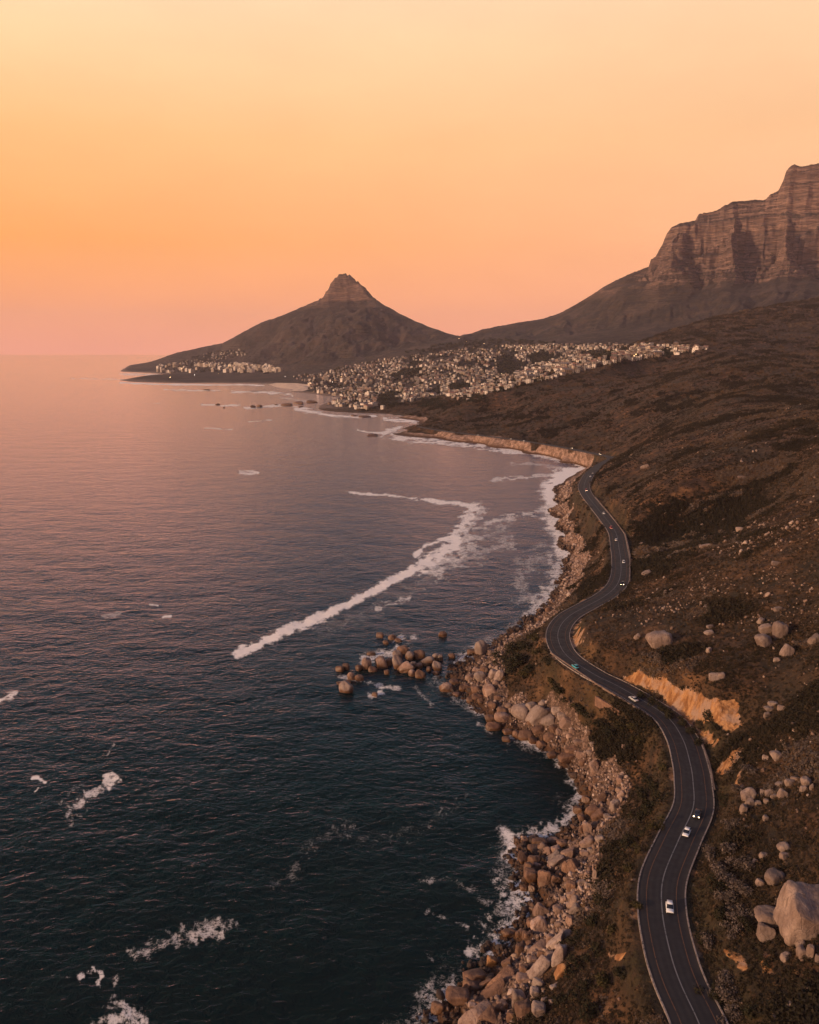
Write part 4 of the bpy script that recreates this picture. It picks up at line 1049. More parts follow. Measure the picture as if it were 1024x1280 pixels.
FRACT = crop(620, 1030, 6.4, [(215, 270, 95, 105, 0, 'd'), (305, 295, 95, 80, 0, 'd'), (335, 345, 80, 70, 0, 'p'), (265, 350, 80, 70, 0, 'd'), (275, 425, 100, 125, 0, 'd'), (390, 445, 115, 150, 0, 'd'), (422, 232, 90, 80, 0, 'p'), (455, 285, 150, 70, 32, 'g'), (488, 305, 150, 75, 36, 'g'), (585, 245, 120, 60, 20, 'p'), (445, 370, 60, 90, 0, 'p'), (512, 420, 70, 90, 0, 'd'), (560, 345, 60, 90, 0, 'd'), (340, 410, 60, 80, 0, 'd'), (482, 445, 90, 80, 0, 'd'), (480, 215, 80, 60, 0, 'p'), (310, 205, 110, 55, 0, 'd'), (375, 190, 90, 60, 0, 'd'), (620, 345, 105, 120, 15, 'd')])
COVE = crop(620, 1030, 6.4, [(455, 145, 90, 60, 0, 'p'), (500, 700, 90, 80, 0, 'p'), (365, 712, 118, 112, -20, 'p'), (353, 845, 135, 165, 20, 'p'), (610, 575, 85, 62, 0, 'p'), (550, 615, 55, 55, 25, 'p'), (605, 505, 85, 95, 0, 'd'), (225, 520, 70, 50, 0, 'd'), (290, 525, 60, 65, 0, 'd'), (190, 195, 50, 45, 0, 'd'), (145, 180, 35, 40, 0, 'd'), (230, 140, 70, 60, 0, 'd'), (295, 140, 90, 70, 0, 'd'), (350, 160, 120, 80, 0, 'd'), (530, 165, 90, 60, 0, 'd'),
                             (792, 420, 36, 125, 0, 'g'), (792, 350, 42, 66, 0, 'p'), (790, 502, 42, 56, 0, 'p'), (755, 220, 50, 50, 0, 'g'), (705, 240, 66, 46, 0, 'p'), (735, 410, 50, 50, 0, 'p'), (740, 495, 60, 46, 0, 'g'), (690, 475, 66, 50, 0, 'g'), (628, 690, 100, 60, 40, 'g'), (740, 705, 50, 66, 0, 'p'), (590, 780, 60, 70, 0, 'p'), (285, 810, 80, 90, 0, 'd'), (255, 900, 90, 80, 0, 'd'), (110, 880, 115, 66, 0, 'd'), (190, 880, 70, 66, 0, 'd'), (437, 930, 66, 76, 0, 'p'), (150, 470 + 105, 35, 40, 0, 'd'), (172, 472, 45, 36, 0, 'd'), (760, 620, 40, 55, 0, 'p')])
LEDGE = crop(530, 1140, 5.12, [(330, 425, 150, 140, 20, 'd'), (300, 490, 120, 110, -20, 'd'), (215, 565, 150, 115, 0, 'd'), (90, 620, 90, 90, 0, 'd'), (485, 460, 220, 66, 34, 'd'), (440, 520, 200, 60, 34, 'd'), (395, 470, 110, 70, 40, 'd'), (350, 600, 60, 50, 0, 'p'), (310, 612, 55, 45, 0, 'p'), (455, 620, 150, 66, 30, 'p'), (330, 690, 240, 90, 27, 'p'), (410, 680, 130, 80, 40, 'p'), (610, 560, 90, 150, 5, 'g'), (640, 660, 110, 150, 0, 'p'), (735, 650, 90, 115, 0, 'g'), (735, 365, 80, 165, -35, 'g'), (800, 320, 66, 120, -38, 'g'),
                              (868, 285, 80, 140, -22, 'g'), (885, 390, 62, 120, -25, 'o'), (640, 377, 62, 66, 0, 'p'), (640, 450, 100, 76, 0, 'p'), (735, 465, 82, 70, 0, 'g'), (722, 243, 140, 44, 32, 'p'), (622, 245, 82, 92, 0, 'd'), (438, 320, 70, 86, 0, 'o'), (540, 340, 80, 60, 30, 'd'), (700, 315, 58, 46, 0, 'p'), (745, 270, 46, 50, 0, 'p'), (812, 182, 56, 56, 0, 'p'), (665, 155, 62, 58, 0, 'd'), (548, 138, 95, 58, 0, 'd'), (850, 200, 150, 40, 42, 'g'), (500, 620, 66, 90, 0, 'p'), (560, 668, 66, 66, 0, 'p'), (680, 215, 70, 60, 0, 'd'), (770, 570, 46, 36, 0, 'g'), (825, 580, 46, 40, 0, 'g'), (830, 490, 50, 34, 0, 'g'), (710, 530, 60, 80, 0, 'g'), (670, 420, 46, 40, 0, 'p')])
SLOPE = crop(900, 760, 8.258, [(622, 255, 145, 205, -8, 'h'), (480, 232, 130, 115, 20, 'h'), (455, 360, 170, 155, 0, 'h'), (700, 460, 108, 138, -28, 'h'), (620, 480, 36, 56, 0, 'h'), (590, 540, 66, 50, 0, 'h'), (985, 340, 120, 130, 0, 'h'), (420, 140, 46, 66, -20, 'h'), (800, 340, 84, 30, 0, 'h'), (550, 1000, 98, 60, 0, 'h'), (512, 1050, 112, 56, 0, 'h'), (642, 1040, 84, 60, 0, 'h'), (490, 1112, 66, 66, 0, 'h'), (18, 705, 76, 70, 0, 'h'), (285, 525, 46, 46, 0, 'h'), (600, 12, 66, 36, 0, 'h'), (960, 705, 50, 46, 0, 'h'), (290, 365, 42, 40, 0, 'h'), (980, 1100, 50, 52, 0, 'h')]) + \
    crop(660, 740, 2.813, [(465, 175, 88, 62, 8, 'h'), (640, 125, 26, 16, 0, 'h'), (637, 145, 34, 15, 15, 'h'), (667, 300, 54, 28, 10, 'h'), (586, 120, 18, 18, 0, 'h'), (638, 207, 20, 22, 0, 'h'), (385, 160, 22, 24, 0, 'h'), (770, 238, 20, 14, 0, 'h'), (820, 105, 18, 22, 0, 'h')]) + crop(720, 560, 3.368, [(548, 420, 50, 28, 10, 'h'), (300, 532, 42, 26, 25, 'h'), (845, 486, 38, 17, 0, 'h'), (625, 483, 22, 15, 0, 'h'), (853, 680, 38, 20, 0, 'h'), (780, 730, 32, 26, 0, 'h'), (700, 125, 36, 16, 0, 'h'), (290, 80, 34, 16, 20, 'h')])
LOWER = crop(880, 920, 7.11, [(645, 185, 108, 84, 0, 'h'), (550, 200, 56, 50, 0, 'h'), (405, 542, 135, 125, 20, 'h'), (408, 612, 80, 100, 0, 'h'), (350, 662, 60, 100, -15, 'h'), (480, 606, 62, 50, 10, 'h'), (675, 445, 76, 56, 15, 'h'), (525, 505, 46, 54, 0, 'h'), (588, 512, 82, 64, 15, 'h'), (622, 540, 56, 40, 0, 'h'), (765, 430, 86, 80, 0, 'h'), (820, 395, 88, 52, 0, 'h'), (910, 425, 96, 100, 0, 'h'), (702, 525, 76, 86, -15, 'h'), (890, 480, 66, 66, 0, 'h'), (780, 492, 52, 40, 0, 'h'), (840, 490, 36, 50, -20, 'h'), (960, 460, 36, 66, 0, 'h'), (550, 742, 52, 66, 0, 'h'), (582, 772, 50, 40, 0, 'h'), (555, 587, 46, 50, 0, 'h'), (715, 1005, 110, 85, 20, 'h'), (725, 1070, 100, 60, 0, 'h'), (540, 1072, 86, 56, -15, 'h'), (610, 1092, 40, 50, 0, 'h'), (450, 1122, 50, 46, 0, 'h'), (970, 1090, 40, 40, 0, 'h')]) + \
    crop(880, 1060, 5.82, [(515, 230, 150, 104, 0, 'h'), (402, 262, 54, 62, -30, 'h'), (690, 310, 60, 60, 0, 'h'), (680, 352, 84, 34, 0, 'h'), (765, 520, 350, 370, -10, 'h'), (702, 702, 60, 74, 0, 'h'), (710, 775, 66, 110, 0, 'h'), (772, 765, 50, 135, -5, 'h'), (478, 530, 215, 130, -5, 'h'), (460, 630, 122, 122, 0, 'h'), (600, 800, 78, 62, 0, 'h'), (765, 1030, 48, 64, -25, 'h'), (620, 1158, 36, 76, -35, 'h'), (648, 1196, 46, 34, -20, 'h'), (520, 1245, 38, 58, 0, 'h'), (832, 820, 40, 74, 0, 'h')])
SURF = crop(640, 560, 4.655, [(185, 663, 38, 20, 0, 'd'), (235, 662, 36, 15, 0, 'd'), (275, 688, 30, 28, 0, 'd'), (215, 718, 30, 16, 0, 'd'), (262, 622, 24, 12, 0, 'd'), (310, 625, 34, 10, 0, 'd'), (215, 943, 40, 32, 0, 'd'), (125, 960, 42, 22, 0, 'd'), (160, 1000, 36, 28, 0, 'd'), (95, 980, 34, 24, 0, 'd'), (175, 970, 24, 16, 0, 'd'), (240, 893, 26, 18, 0, 'd'), (190, 878, 26, 16, 0, 'd'), (225, 850, 40, 16, 0, 'd'), (300, 770, 26, 22, 0, 'd'), (205, 272, 24, 14, 0, 'd'), (170, 340, 20, 8, 0, 'd')])
FAR = [(316, 508.5, 7, 4.5, 0, 'd'), (324, 508, 7, 5, 0, 'd'), (272, 505.6, 5.5, 2.6, 0, 'd'), (280, 509.4, 3.2, 2.2, 0, 'd'), (358, 506.3, 14, 4.5, 0, 'd'), (374, 504.2, 14, 5, 0, 'd'), (390, 502.5, 13, 5, 0, 'd'), (466, 544.6, 14, 3.2, 0, 'd'), (456, 521, 15, 3.4, 0, 'd'), (443, 520, 8, 2.6, 0, 'd'), (258, 487.4, 9, 1.8, 0, 'd'), (376, 508.5, 6, 2.4, 0, 'd'), (318, 489, 10, 1.5, 0, 'd'), (345, 506, 5, 2, 0, 'd')]
CLUSTERS = [(POINT, 'boulders off the rocky point', 'off the rocky point', 'seaward end'), (SHELF, 'boulders at the root of the rocky point', 'at the point root', 'seaward end'),
            (BLOCKS, 'big blocks below the parapet bend', 'below the parapet bend', 'seaward end'), (RUBBLE, 'boulders along the stony cove', 'along the stony cove', 'seaward end'), (FRACT, 'jointed rocks of the low outcrop', 'in the jointed outcrop', 'seaward end'),
            (COVE, 'boulders round the small foaming inlet', 'round the foaming inlet', 'seaward end'), (LEDGE, 'rocks of the slabby ledge', 'on the slabby ledge', 'seaward end'), (SLOPE, 'boulders scattered over the scrubby upper slope', 'on the upper slope', 'road end'),
            (LOWER, 'boulders on the slope right above the road bend', 'above the road bend', 'road end'), (SURF, 'wet rocks in the surf below the straight', 'in the surf', 'seaward end'), (FAR, 'rocks and reefs of the far bay', 'in the far bay', 'open sea end')]
MATK = dict(d=G_BROWN, p=G_PINK, g=G_GREY, h=G_HILL, o=granite('granite_orange', (0.30, 0.13, 0.045), (0.46, 0.24, 0.10), (0.22, 0.09, 0.03)))
COLK = dict(d='dark brown', p='pinkish tan', g='pale grey', h='weathered grey', o='rusty orange')
nb = 0
PLACED = []
LEDGE = [(*q[:5], 'd' if (q[5] == 'p' and k % 2) else q[5]) for k, q in enumerate(LEDGE)]
CLUSTERS[6] = (LEDGE, *CLUSTERS[6][1:])
for lst, group, where, end in CLUSTERS:
    if where != 'in the far bay': lst = [q for q in lst if q[2] * q[3] > 44]
    order = sorted(range(len(lst)), key=lambda k: lst[k][0])
    rank = {k: i for i, k in enumerate(order)}
    tot = [w * h for _, _, w, h, _, _ in lst]
    by = sorted(range(len(lst)), key=lambda k: -tot[k])
    for k, (px, py, w, h, roll, c) in enumerate(lst):
        g = hit(px, min(py + 0.22 * h, 1400), 90, 6800, 1400)
        if g is None: continue
        d = g.y * CP - (g.z - CAM_Z) * SP
        rw, rh = 0.5 * w * d / FPX, 0.5 * h * d / FPX
        dep = min(max(0.75 * (rw + rh) * 0.62, 0.6 * rw), 1.25 * rw)
        far = where == 'in the far bay'
        if far: rh = max(rh, 2.2); dep = rw * 0.8
        boxy = 0.6 if where in ('in the jointed outcrop', 'on the slabby ledge') else (0.35 if c == 'h' or where in ('along the stony cove', 'round the foaming inlet') else 0.15)
        me = rocks_for(MATK[c], 6, boxy, 4 if boxy > .4 else 3)[nb % 6]
        if w * h > 3000:
            me = rock_mesh(77, 1.0, 2, 5, 0.13); me.materials.append(MATK[c])
        o = obj('boulder' if not far else 'sea_rock', me)
        zc = (g.z if g.z > 0.05 else 0.0) + (rh * 0.42 if c != 'd' else rh * 0.30)
        o.location = (g.x, g.y + dep * 0.35, zc)
        if far: o.location.z = 0.25 * rh
        o.scale = (rw * 1.04, dep, rh * 1.10)
        yaw = RNG.uniform(-0.5, 0.5)
        # tilt as seen from the camera
        o.rotation_euler = Euler((RNG.uniform(-.2, .2), -R(roll), 0)).to_matrix().to_4x4().to_euler()
        if abs(roll) < 8 and rw / max(dep, .1) < 1.4: o.rotation_euler.z = yaw
        tall = 'tall' if h > 1.25 * w else ('flat' if h < 0.58 * w else ('slanting' if abs(roll) > 22 else 'rounded' if boxy < .4 else 'blocky'))
        size = 'huge' if w * h > 700 else 'large' if w * h > 230 else 'middling' if w * h > 90 else 'small'
        if by[0] == k: lab = f'{tall} {COLK[c]} rock, by far the largest {where}'
        elif by[1] == k: lab = f'{size} {tall} {COLK[c]} rock, second largest {where}'
        elif by[2] == k: lab = f'{size} {tall} {COLK[c]} rock, third largest {where}'
        else: lab = f'{size} {tall} {COLK[c]} rock {where}, {ORD[rank[k]]} from the {end}'
        tag(o, lab, 'boulder' if not far else 'sea rock', group)
        PLACED.append((o.location.x, o.location.y, max(rw, dep)))
        nb += 1
PL = np.array(PLACED)

# ------------------------------------------------------------------ scatter (only for what nobody could count)
def scatter(name, pts, rot, scl, tint, sources, mat=None):
    me = bpy.data.meshes.new(name)
    n = len(pts)
    me.vertices.add(n); me.vertices.foreach_set('co', np.asarray(pts, np.float32).ravel())
    for nm, ty, val, key in (('rot', 'FLOAT_VECTOR', rot, 'vector'), ('scl', 'FLOAT_VECTOR', scl, 'vector'), ('tint', 'FLOAT', tint, 'value'), ('pick', 'INT', RNG.integers(0, len(sources), n), 'value')):
        a = me.attributes.new(nm, ty, 'POINT'); a.data.foreach_set(key, np.asarray(val, np.int32 if ty == 'INT' else np.float32).ravel())
    o = obj(name, me, None, 'stuff')
    g = bpy.data.node_groups.new(name + '_spread', 'GeometryNodeTree')
    g.interface.new_socket('Geometry', in_out='INPUT', socket_type='NodeSocketGeometry'); g.interface.new_socket('Geometry', in_out='OUTPUT', socket_type='NodeSocketGeometry')
    gi, go = g.nodes.new('NodeGroupInput'), g.nodes.new('NodeGroupOutput')
    iop = g.nodes.new('GeometryNodeInstanceOnPoints'); jn = g.nodes.new('GeometryNodeJoinGeometry')
    for s in reversed(sources):
        oi = g.nodes.new('GeometryNodeObjectInfo'); oi.inputs['Object'].default_value = s; oi.inputs['As Instance'].default_value = True
        g.links.new(oi.outputs['Geometry'], jn.inputs[0])
    def na(nm, ty):
        q = g.nodes.new('GeometryNodeInputNamedAttribute'); q.data_type = ty; q.inputs['Name'].default_value = nm
        return q.outputs['Attribute']
    e2r = g.nodes.new('FunctionNodeEulerToRotation')
    g.links.new(na('rot', 'FLOAT_VECTOR'), e2r.inputs[0]); g.links.new(e2r.outputs[0], iop.inputs['Rotation'])
    g.links.new(na('scl', 'FLOAT_VECTOR'), iop.inputs['Scale']); g.links.new(na('pick', 'INT'), iop.inputs['Instance Index'])
    iop.inputs['Pick Instance'].default_value = True
    g.links.new(gi.outputs[0], iop.inputs['Points']); g.links.new(jn.outputs[0], iop.inputs['Instance']); g.links.new(iop.outputs[0], go.inputs[0])
    md = o.modifiers.new('spread', 'NODES'); md.node_group = g
    return o

def shrub_material(name, stops):
    m = M_(name)
    t = m.attr('tint', 'INSTANCER'); rnd = m.n('ShaderNodeObjectInfo').outputs['Random']
    c = m.ramp(m.math('ADD', t, m.math('MULTIPLY_ADD', rnd, 0.46, -0.23), clamp=True), stops)
    c = m.mix(m.math('MULTIPLY', m.noise(1.3, 2), 0.6), c, tuple(v * 0.55 for v in stops[len(stops) // 2][1]))
    m.set('Base Color', c); m.set('Roughness', 0.85); m.set('Specular IOR Level', 0.15)
    return m.m
FYNBOS = shrub_material('fynbos_leaves', [(0.0, (0.010, 0.010, 0.005)), (0.35, (0.020, 0.017, 0.008)), (0.55, (0.034, 0.024, 0.012)), (0.72, (0.058, 0.037, 0.021)), (0.86, (0.145, 0.080, 0.038)), (0.93, (0.150, 0.112, 0.090)), (1.0, (0.110, 0.083, 0.068))])
def leaf_mesh(name, seed, n, size, mat, flat=0.8, twiggy=False):
    r = np.random.default_rng(seed)
    lobes = r.normal(size=(5, 3)) * (0.42, 0.42, 0.22) + (0, 0, 0.28)
    V, F = [], []
    for k in range(n):
        c = lobes[r.integers(0, 5)]; d = r.normal(size=3); d /= np.linalg.norm(d)
        q = c + d * r.uniform(0.30, 0.58) * (1, 1, flat)
        q[2] = abs(q[2]) if q[2] > -0.25 else -q[2] * 0.4
        a = d + r.normal(size=3) * 0.7; a /= np.linalg.norm(a)
        u = np.cross(a, r.normal(size=3)); u /= np.linalg.norm(u); v = np.cross(a, u)
        s = size * r.uniform(0.6, 1.4); e = (0.35 if twiggy else 0.75)
        b = len(V)
        V += [q - u * s, q + v * s * e - u * s * .1, q + u * s, q - v * s * e + u * s * .1]; F.append((b, b + 1, b + 2, b + 3))
    return me_from(name, V, F, mat)
def loose(name, me):
    return bpy.data.objects.new(name, me)
SHRUBS = [loose('shrub', leaf_mesh('shrub', 300 + k, 72, 0.20, FYNBOS, 0.8, k > 3)) for k in range(6)]

def sample_land(n, y0, y1, s0=-0.06, s1=0.60, power=1.0):
    s = RNG.uniform(s0, s1, n)
    u = RNG.uniform(0, 1, n)
    y = np.exp(math.log(y0) + u * math.log(y1 / y0)) if power == 0 else (y0 ** power + u * (y1 ** power - y0 ** power)) ** (1 / power)
    return s * y, y
def normals(x, y, e=1.0):
    hx = (height(x + e, y) - height(x - e, y)) / (2 * e); hy = (height(x, y + e) - height(x, y - e)) / (2 * e)
    return hx, hy
P_, Rr, Sc, Ti = [], [], [], []
for n, y0, y1, r0, r1, pw in ((80000, 95, 300, 0.55, 1.45, 1.6), (110000, 280, 620, 0.65, 1.55, 1.5), (70000, 600, 1150, 1.0, 2.2, 1.5), (60000, 1150, 2260, 1.8, 4.2, 1.4), (30000, 2260, 3050, 2.6, 5.5, 1.4)):
    x, y = sample_land(n, y0, y1, -0.06 if y0 < 2000 else 0.22, 0.62, pw)
    z, rk, rd = height(x, y, True)
    so = np.maximum(blob_mask(x, y, z, [CUT], 7.0, 1.8), 0.75 * blob_mask(x, y, z, BARE, 8.0, 2.6)) * RNG.uniform(0.55, 1.15, n)
    patch = fbm(x / 26, y / 26, 201, 3); patch2 = fbm(x / 90, y / 90, 203, 3)
    dens = np.clip(0.70 + 0.9 * patch, 0.12, 1.0)
    gully = blob_mask(x, y, z, [[(790, 660), (830, 625), (900, 612), (985, 625), (940, 655), (880, 690), (830, 712), (800, 710)]], 14.0)
    dens = np.maximum(dens, gully)
    keep = (z > 2.0) & (rk < 0.42) & (so < 0.42) & (rd > ROAD_HALF + 1.4) & (RNG.uniform(0, 1, n) < dens)
    x, y, z, patch, patch2, gully = [v[keep] for v in (x, y, z, patch, patch2, gully)]
    m = len(x)
    big = np.clip((patch - 0.05) * 3, 0, 1)
    r = RNG.uniform(r0, r1, m) * (0.62 + 0.75 * big + 1.0 * gully)
    near_road = smooth(16, 6, rd[keep])
    r *= 1 - 0.22 * near_road
    P_.append(np.stack([x, y, z - 0.12 * r], 1)); Rr.append(np.stack([RNG.uniform(-.15, .15, m), RNG.uniform(-.15, .15, m), RNG.uniform(0, 6.28, m)], 1))
    Sc.append(np.stack([r * RNG.uniform(.85, 1.25, m), r * RNG.uniform(.85, 1.25, m), r * RNG.uniform(.65, 1.1, m)], 1))
    t = 0.50 - 0.34 * big + 0.40 * patch2 + RNG.normal(0, 0.12, m) - 0.50 * gully
    ash = fbm(x / 40 + 7, y / 40, 207, 3)
    t = np.where((ash > 0.12) & (big > .1), RNG.uniform(0.88, 1.0, m), t)
    Ti.append(np.clip(t, 0, 1))
scatter('fynbos_scrub', np.vstack(P_), np.vstack(Rr), np.vstack(Sc), np.concatenate(Ti), SHRUBS)
print('shrubs', [len(p) for p in P_])

# loose stones on the shore and over the burnt slope
PEB = []
for k in range(6):
    me = rock_mesh(1300 + k, 0.3, 5, 2, 0.2)
    PEB.append(me)
def stone_set(mat):
    L = []
    for k, me in enumerate(PEB):
        c = me.copy(); c.materials.clear(); c.materials.append(mat); L.append(loose('stone', c))
    return L
def stone_material(name, stops):
    m = M_(name); t = m.attr('tint', 'INSTANCER')
    c = m.ramp(t, stops); c = m.mix(m.math('MULTIPLY', m.rng(m.noise(2.2, 4), 0.45, 0.7), 0.5), c, tuple(v * .45 for v in stops[0][1]))
    m.set('Base Color', c); m.set('Roughness', 0.8)
    return m.m
x, y = sample_land(150000, 130, 1000, -0.02, 0.40, 0.9)
z, rk, rd = height(x, y, True)
k = (rk > 0.30) & (z > -0.2) & (rd > ROAD_HALF + 3) & (RNG.uniform(0, 1, len(x)) < np.clip(0.62 + 0.9 * fbm(x / 13, y / 13, 299, 3), 0.05, 0.95))
x, y, z = x[k], y[k], z[k]
r = np.exp(RNG.normal(-0.95, 0.40, len(x))) * np.clip(0.75 + y / 900, 0.8, 1.7)
wl = z - 3.0 * vnoise(x / 6, y / 6, 301)
t = np.clip(0.18 + 0.5 * smooth(-0.5, 1.5, wl) + RNG.normal(0, .20, len(x)), 0, 1) * smooth(-1.5, 0.8, wl)
scatter('shore_rubble', np.stack([x, y, z + 0.18 * r], 1), RNG.uniform(-3.1, 3.1, (len(x), 3)), np.stack([r * RNG.uniform(.7, 1.3, len(x)), r * RNG.uniform(.7, 1.3, len(x)), r * RNG.uniform(.55, 1, len(x))], 1), t,
        stone_set(stone_material('rubble_stone', [(0.0, (0.030, 0.015, 0.008)), (0.3, (0.075, 0.038, 0.021)), (0.55, (0.15, 0.088, 0.06)), (0.8, (0.26, 0.17, 0.125)), (1.0, (0.38, 0.275, 0.22))])))
print('rubble', len(x))
x, y = sample_land(34000, 100, 900, 0.02, 0.60, 1.0)
z, rk, rd = height(x, y, True)
px_, py_, _d = project(x, y, z)
dens = 0.07 + 0.9 * blob_mask(x, y, z, [[(770, 745), (820, 738), (900, 722), (1040, 712), (1040, 800), (960, 800), (880, 775), (800, 780)], [(850, 690), (940, 655), (1040, 645), (1040, 672), (930, 690)]], 16.0) + 0.25 * blob_mask(x, y, z, [[(930, 800), (1040, 790), (1040, 1060), (960, 1060)]], 30.0)
k = (z > 6) & (rk < 0.4) & (rd > ROAD_HALF + 4) & (RNG.uniform(0, 1, len(x)) < dens * (0.55 + fbm(x / 15, y / 15, 305, 2)))
x, y, z = x[k], y[k], z[k]
r = np.exp(RNG.normal(-1.45, 0.45, len(x))) * np.clip(0.6 + y / 450, 0.7, 1.8)
scatter('slope_stones', np.stack([x, y, z + 0.45 * r], 1), RNG.uniform(-3.1, 3.1, (len(x), 3)), np.stack([r, r * RNG.uniform(.7, 1.2, len(x)), r * RNG.uniform(.6, 1, len(x))], 1), RNG.uniform(0, 1, len(x)),
        stone_set(stone_material('slope_stone', [(0.0, (0.11, 0.062, 0.040)), (0.6, (0.21, 0.132, 0.092)), (1.0, (0.36, 0.26, 0.20))])))
print('slope stones', len(x))

# ------------------------------------------------------------------ bushes one can tell apart
BUSH_LEAF = shrub_material('bush_leaves', [(0.0, (0.012, 0.013, 0.006)), (0.5, (0.026, 0.022, 0.010)), (1.0, (0.060, 0.044, 0.030))])
def bush_leaf_material(name, c0, c1):
    m = M_(name)
    m.set('Base Color', m.mix(m.rng(m.noise(0.9, 4), 0.35, 0.65), c0, c1)); m.set('Roughness', 0.85); m.set('Specular IOR Level', 0.15)
    return m.m
BL = dict(dark=bush_leaf_material('dark_bush_leaves', (0.010, 0.011, 0.005), (0.034, 0.028, 0.013)), olive=bush_leaf_material('olive_bush_leaves', (0.022, 0.019, 0.007), (0.060, 0.046, 0.016)), ashy=bush_leaf_material('ashy_bush_leaves', (0.048, 0.036, 0.028), (0.130, 0.098, 0.080)))
BARK = flat_mat('bush_bark', (0.05, 0.035, 0.025), 0.9)
def stems(seed):
    r = np.random.default_rng(seed); V, F = [], []
    for k in range(7):
        a = r.uniform(0, 6.28); tip = np.array([math.cos(a) * r.uniform(.3, .7), math.sin(a) * r.uniform(.3, .7), r.uniform(.4, .8)]); b0 = np.array([0, 0, -.25])
        c = len(V)
        for p, w in ((b0, .05), (b0 * .4 + tip * .6 + (0, 0, .08), .03), (tip, .012)):
            V += [p + np.array([math.cos(q) * w, math.sin(q) * w, 0]) for q in (0, 2.1, 4.2)]
        for l in (0, 3):
            for q in range(3): F.append((c + l + q, c + l + (q + 1) % 3, c + l + 3 + (q + 1) % 3, c + l + 3 + q))
    return me_from('stem', V, F, BARK)
BPRO = {}
for tone in BL:
    for k in range(3):
        BPRO[tone, k] = (leaf_mesh('foliage', 700 + k * 7 + len(tone), 620, 0.085, BL[tone], 0.85), stems(720 + k))
BUSHES = [  # photo x, y, width px, tone, where
    (648, 806, 26, 'dark', 'p'), (634, 815, 26, 'dark', 'p'), (652, 822, 28, 'dark', 'p'), (640, 832, 26, 'dark', 'p'), (628, 826, 18, 'dark', 'p'), (660, 836, 20, 'dark', 'p'), (662, 808, 20, 'dark', 'p'), (655, 842, 18, 'olive', 'p'), (672, 796, 18, 'olive', 'p'), (684, 826, 20, 'dark', 'p'), (676, 812, 16, 'olive', 'p'),
    (696, 856, 16, 'dark', 'b'), (702, 862, 20, 'dark', 'b'), (690, 850, 14, 'olive', 'b'), (714, 872, 20, 'dark', 'b'), (722, 880, 16, 'olive', 'b'), (728, 888, 22, 'dark', 'b'), (742, 892, 20, 'dark', 'b'), (752, 903, 20, 'dark', 'b'), (764, 910, 22, 'dark', 'b'), (778, 905, 18, 'olive', 'b'), (770, 922, 18, 'dark', 'b'), (790, 908, 20, 'olive', 'b'), (800, 922, 18, 'olive', 'b'),
    (812, 972, 20, 'dark', 'c'), (820, 984, 24, 'dark', 'c'), (808, 992, 22, 'dark', 'c'), (826, 1000, 24, 'dark', 'c'), (812, 1012, 26, 'dark', 'c'), (828, 960, 20, 'olive', 'c'), (800, 1024, 22, 'dark', 'c'), (822, 1030, 22, 'olive', 'c'), (806, 1040, 24, 'dark', 'c'), (792, 1054, 24, 'dark', 'c'), (776, 1066, 22, 'dark', 'c'), (786, 1086, 22, 'olive', 'c'), (800, 1060, 18, 'olive', 'c'),
    (890, 899, 20, 'dark', 'o'), (878, 905, 14, 'dark', 'o'), (897, 908, 16, 'dark', 'o'), (806, 870, 14, 'dark', 'o'), (818, 878, 16, 'dark', 'o'), (830, 886, 16, 'dark', 'o'), (842, 894, 18, 'dark', 'o'), (853, 903, 16, 'dark', 'o'), (864, 914, 16, 'dark', 'o'), (878, 928, 16, 'dark', 'o'),
    (894, 1066, 26, 'ashy', 'r'), (912, 1060, 28, 'ashy', 'r'), (926, 1076, 28, 'ashy', 'r'), (900, 1086, 28, 'ashy', 'r'), (918, 1098, 30, 'ashy', 'r'), (898, 1108, 24, 'dark', 'r'), (932, 1112, 28, 'ashy', 'r'), (912, 1124, 28, 'ashy', 'r'), (926, 1140, 28, 'ashy', 'r'), (902, 1144, 24, 'dark', 'r'), (914, 1160, 26, 'ashy', 'r'), (938, 1152, 24, 'dark', 'r'), (890, 1176, 24, 'ashy', 'r'), (876, 1172, 22, 'dark', 'r'),
    (905, 1222, 28, 'ashy', 'r'), (888, 1240, 28, 'dark', 'r'), (918, 1246, 28, 'ashy', 'r'), (940, 1262, 28, 'dark', 'r'), (912, 1270, 26, 'ashy', 'r'), (958, 1200, 20, 'dark', 'r'), (916, 962, 18, 'ashy', 'r'), (924, 985, 20, 'ashy', 'r'), (940, 960, 20, 'ashy', 'r'), (908, 1000, 18, 'dark', 'r'), (912, 1030, 20, 'ashy', 'r'),
    (760, 1130, 24, 'dark', 'l'), (742, 1150, 26, 'dark', 'l'), (766, 1162, 24, 'olive', 'l'), (722, 1170, 24, 'dark', 'l'), (744, 1192, 28, 'dark', 'l'), (720, 1212, 28, 'dark', 'l'), (752, 1226, 28, 'olive', 'l'), (726, 1244, 28, 'dark', 'l'), (778, 1216, 24, 'dark', 'l'), (700, 1252, 24, 'dark', 'l'), (744, 1266, 30, 'dark', 'l'), (706, 1186, 22, 'dark', 'l'), (768, 1106, 20, 'olive', 'l'), (796, 1130, 18, 'olive', 'l')]
BW = dict(p=('in the thicket on the rocky point', 'bushes of the thicket on the rocky point'), b=('on the bank under the parapet', 'bushes under the parapet'), c=('on the bank inside the big bend', 'bushes inside the big bend'), o=('at the foot of the orange cutting', 'bushes of the orange cutting'), r=('on the slope right of the road', 'bushes right of the road'), l=('on the bank left of the road', 'bushes left of the road'))
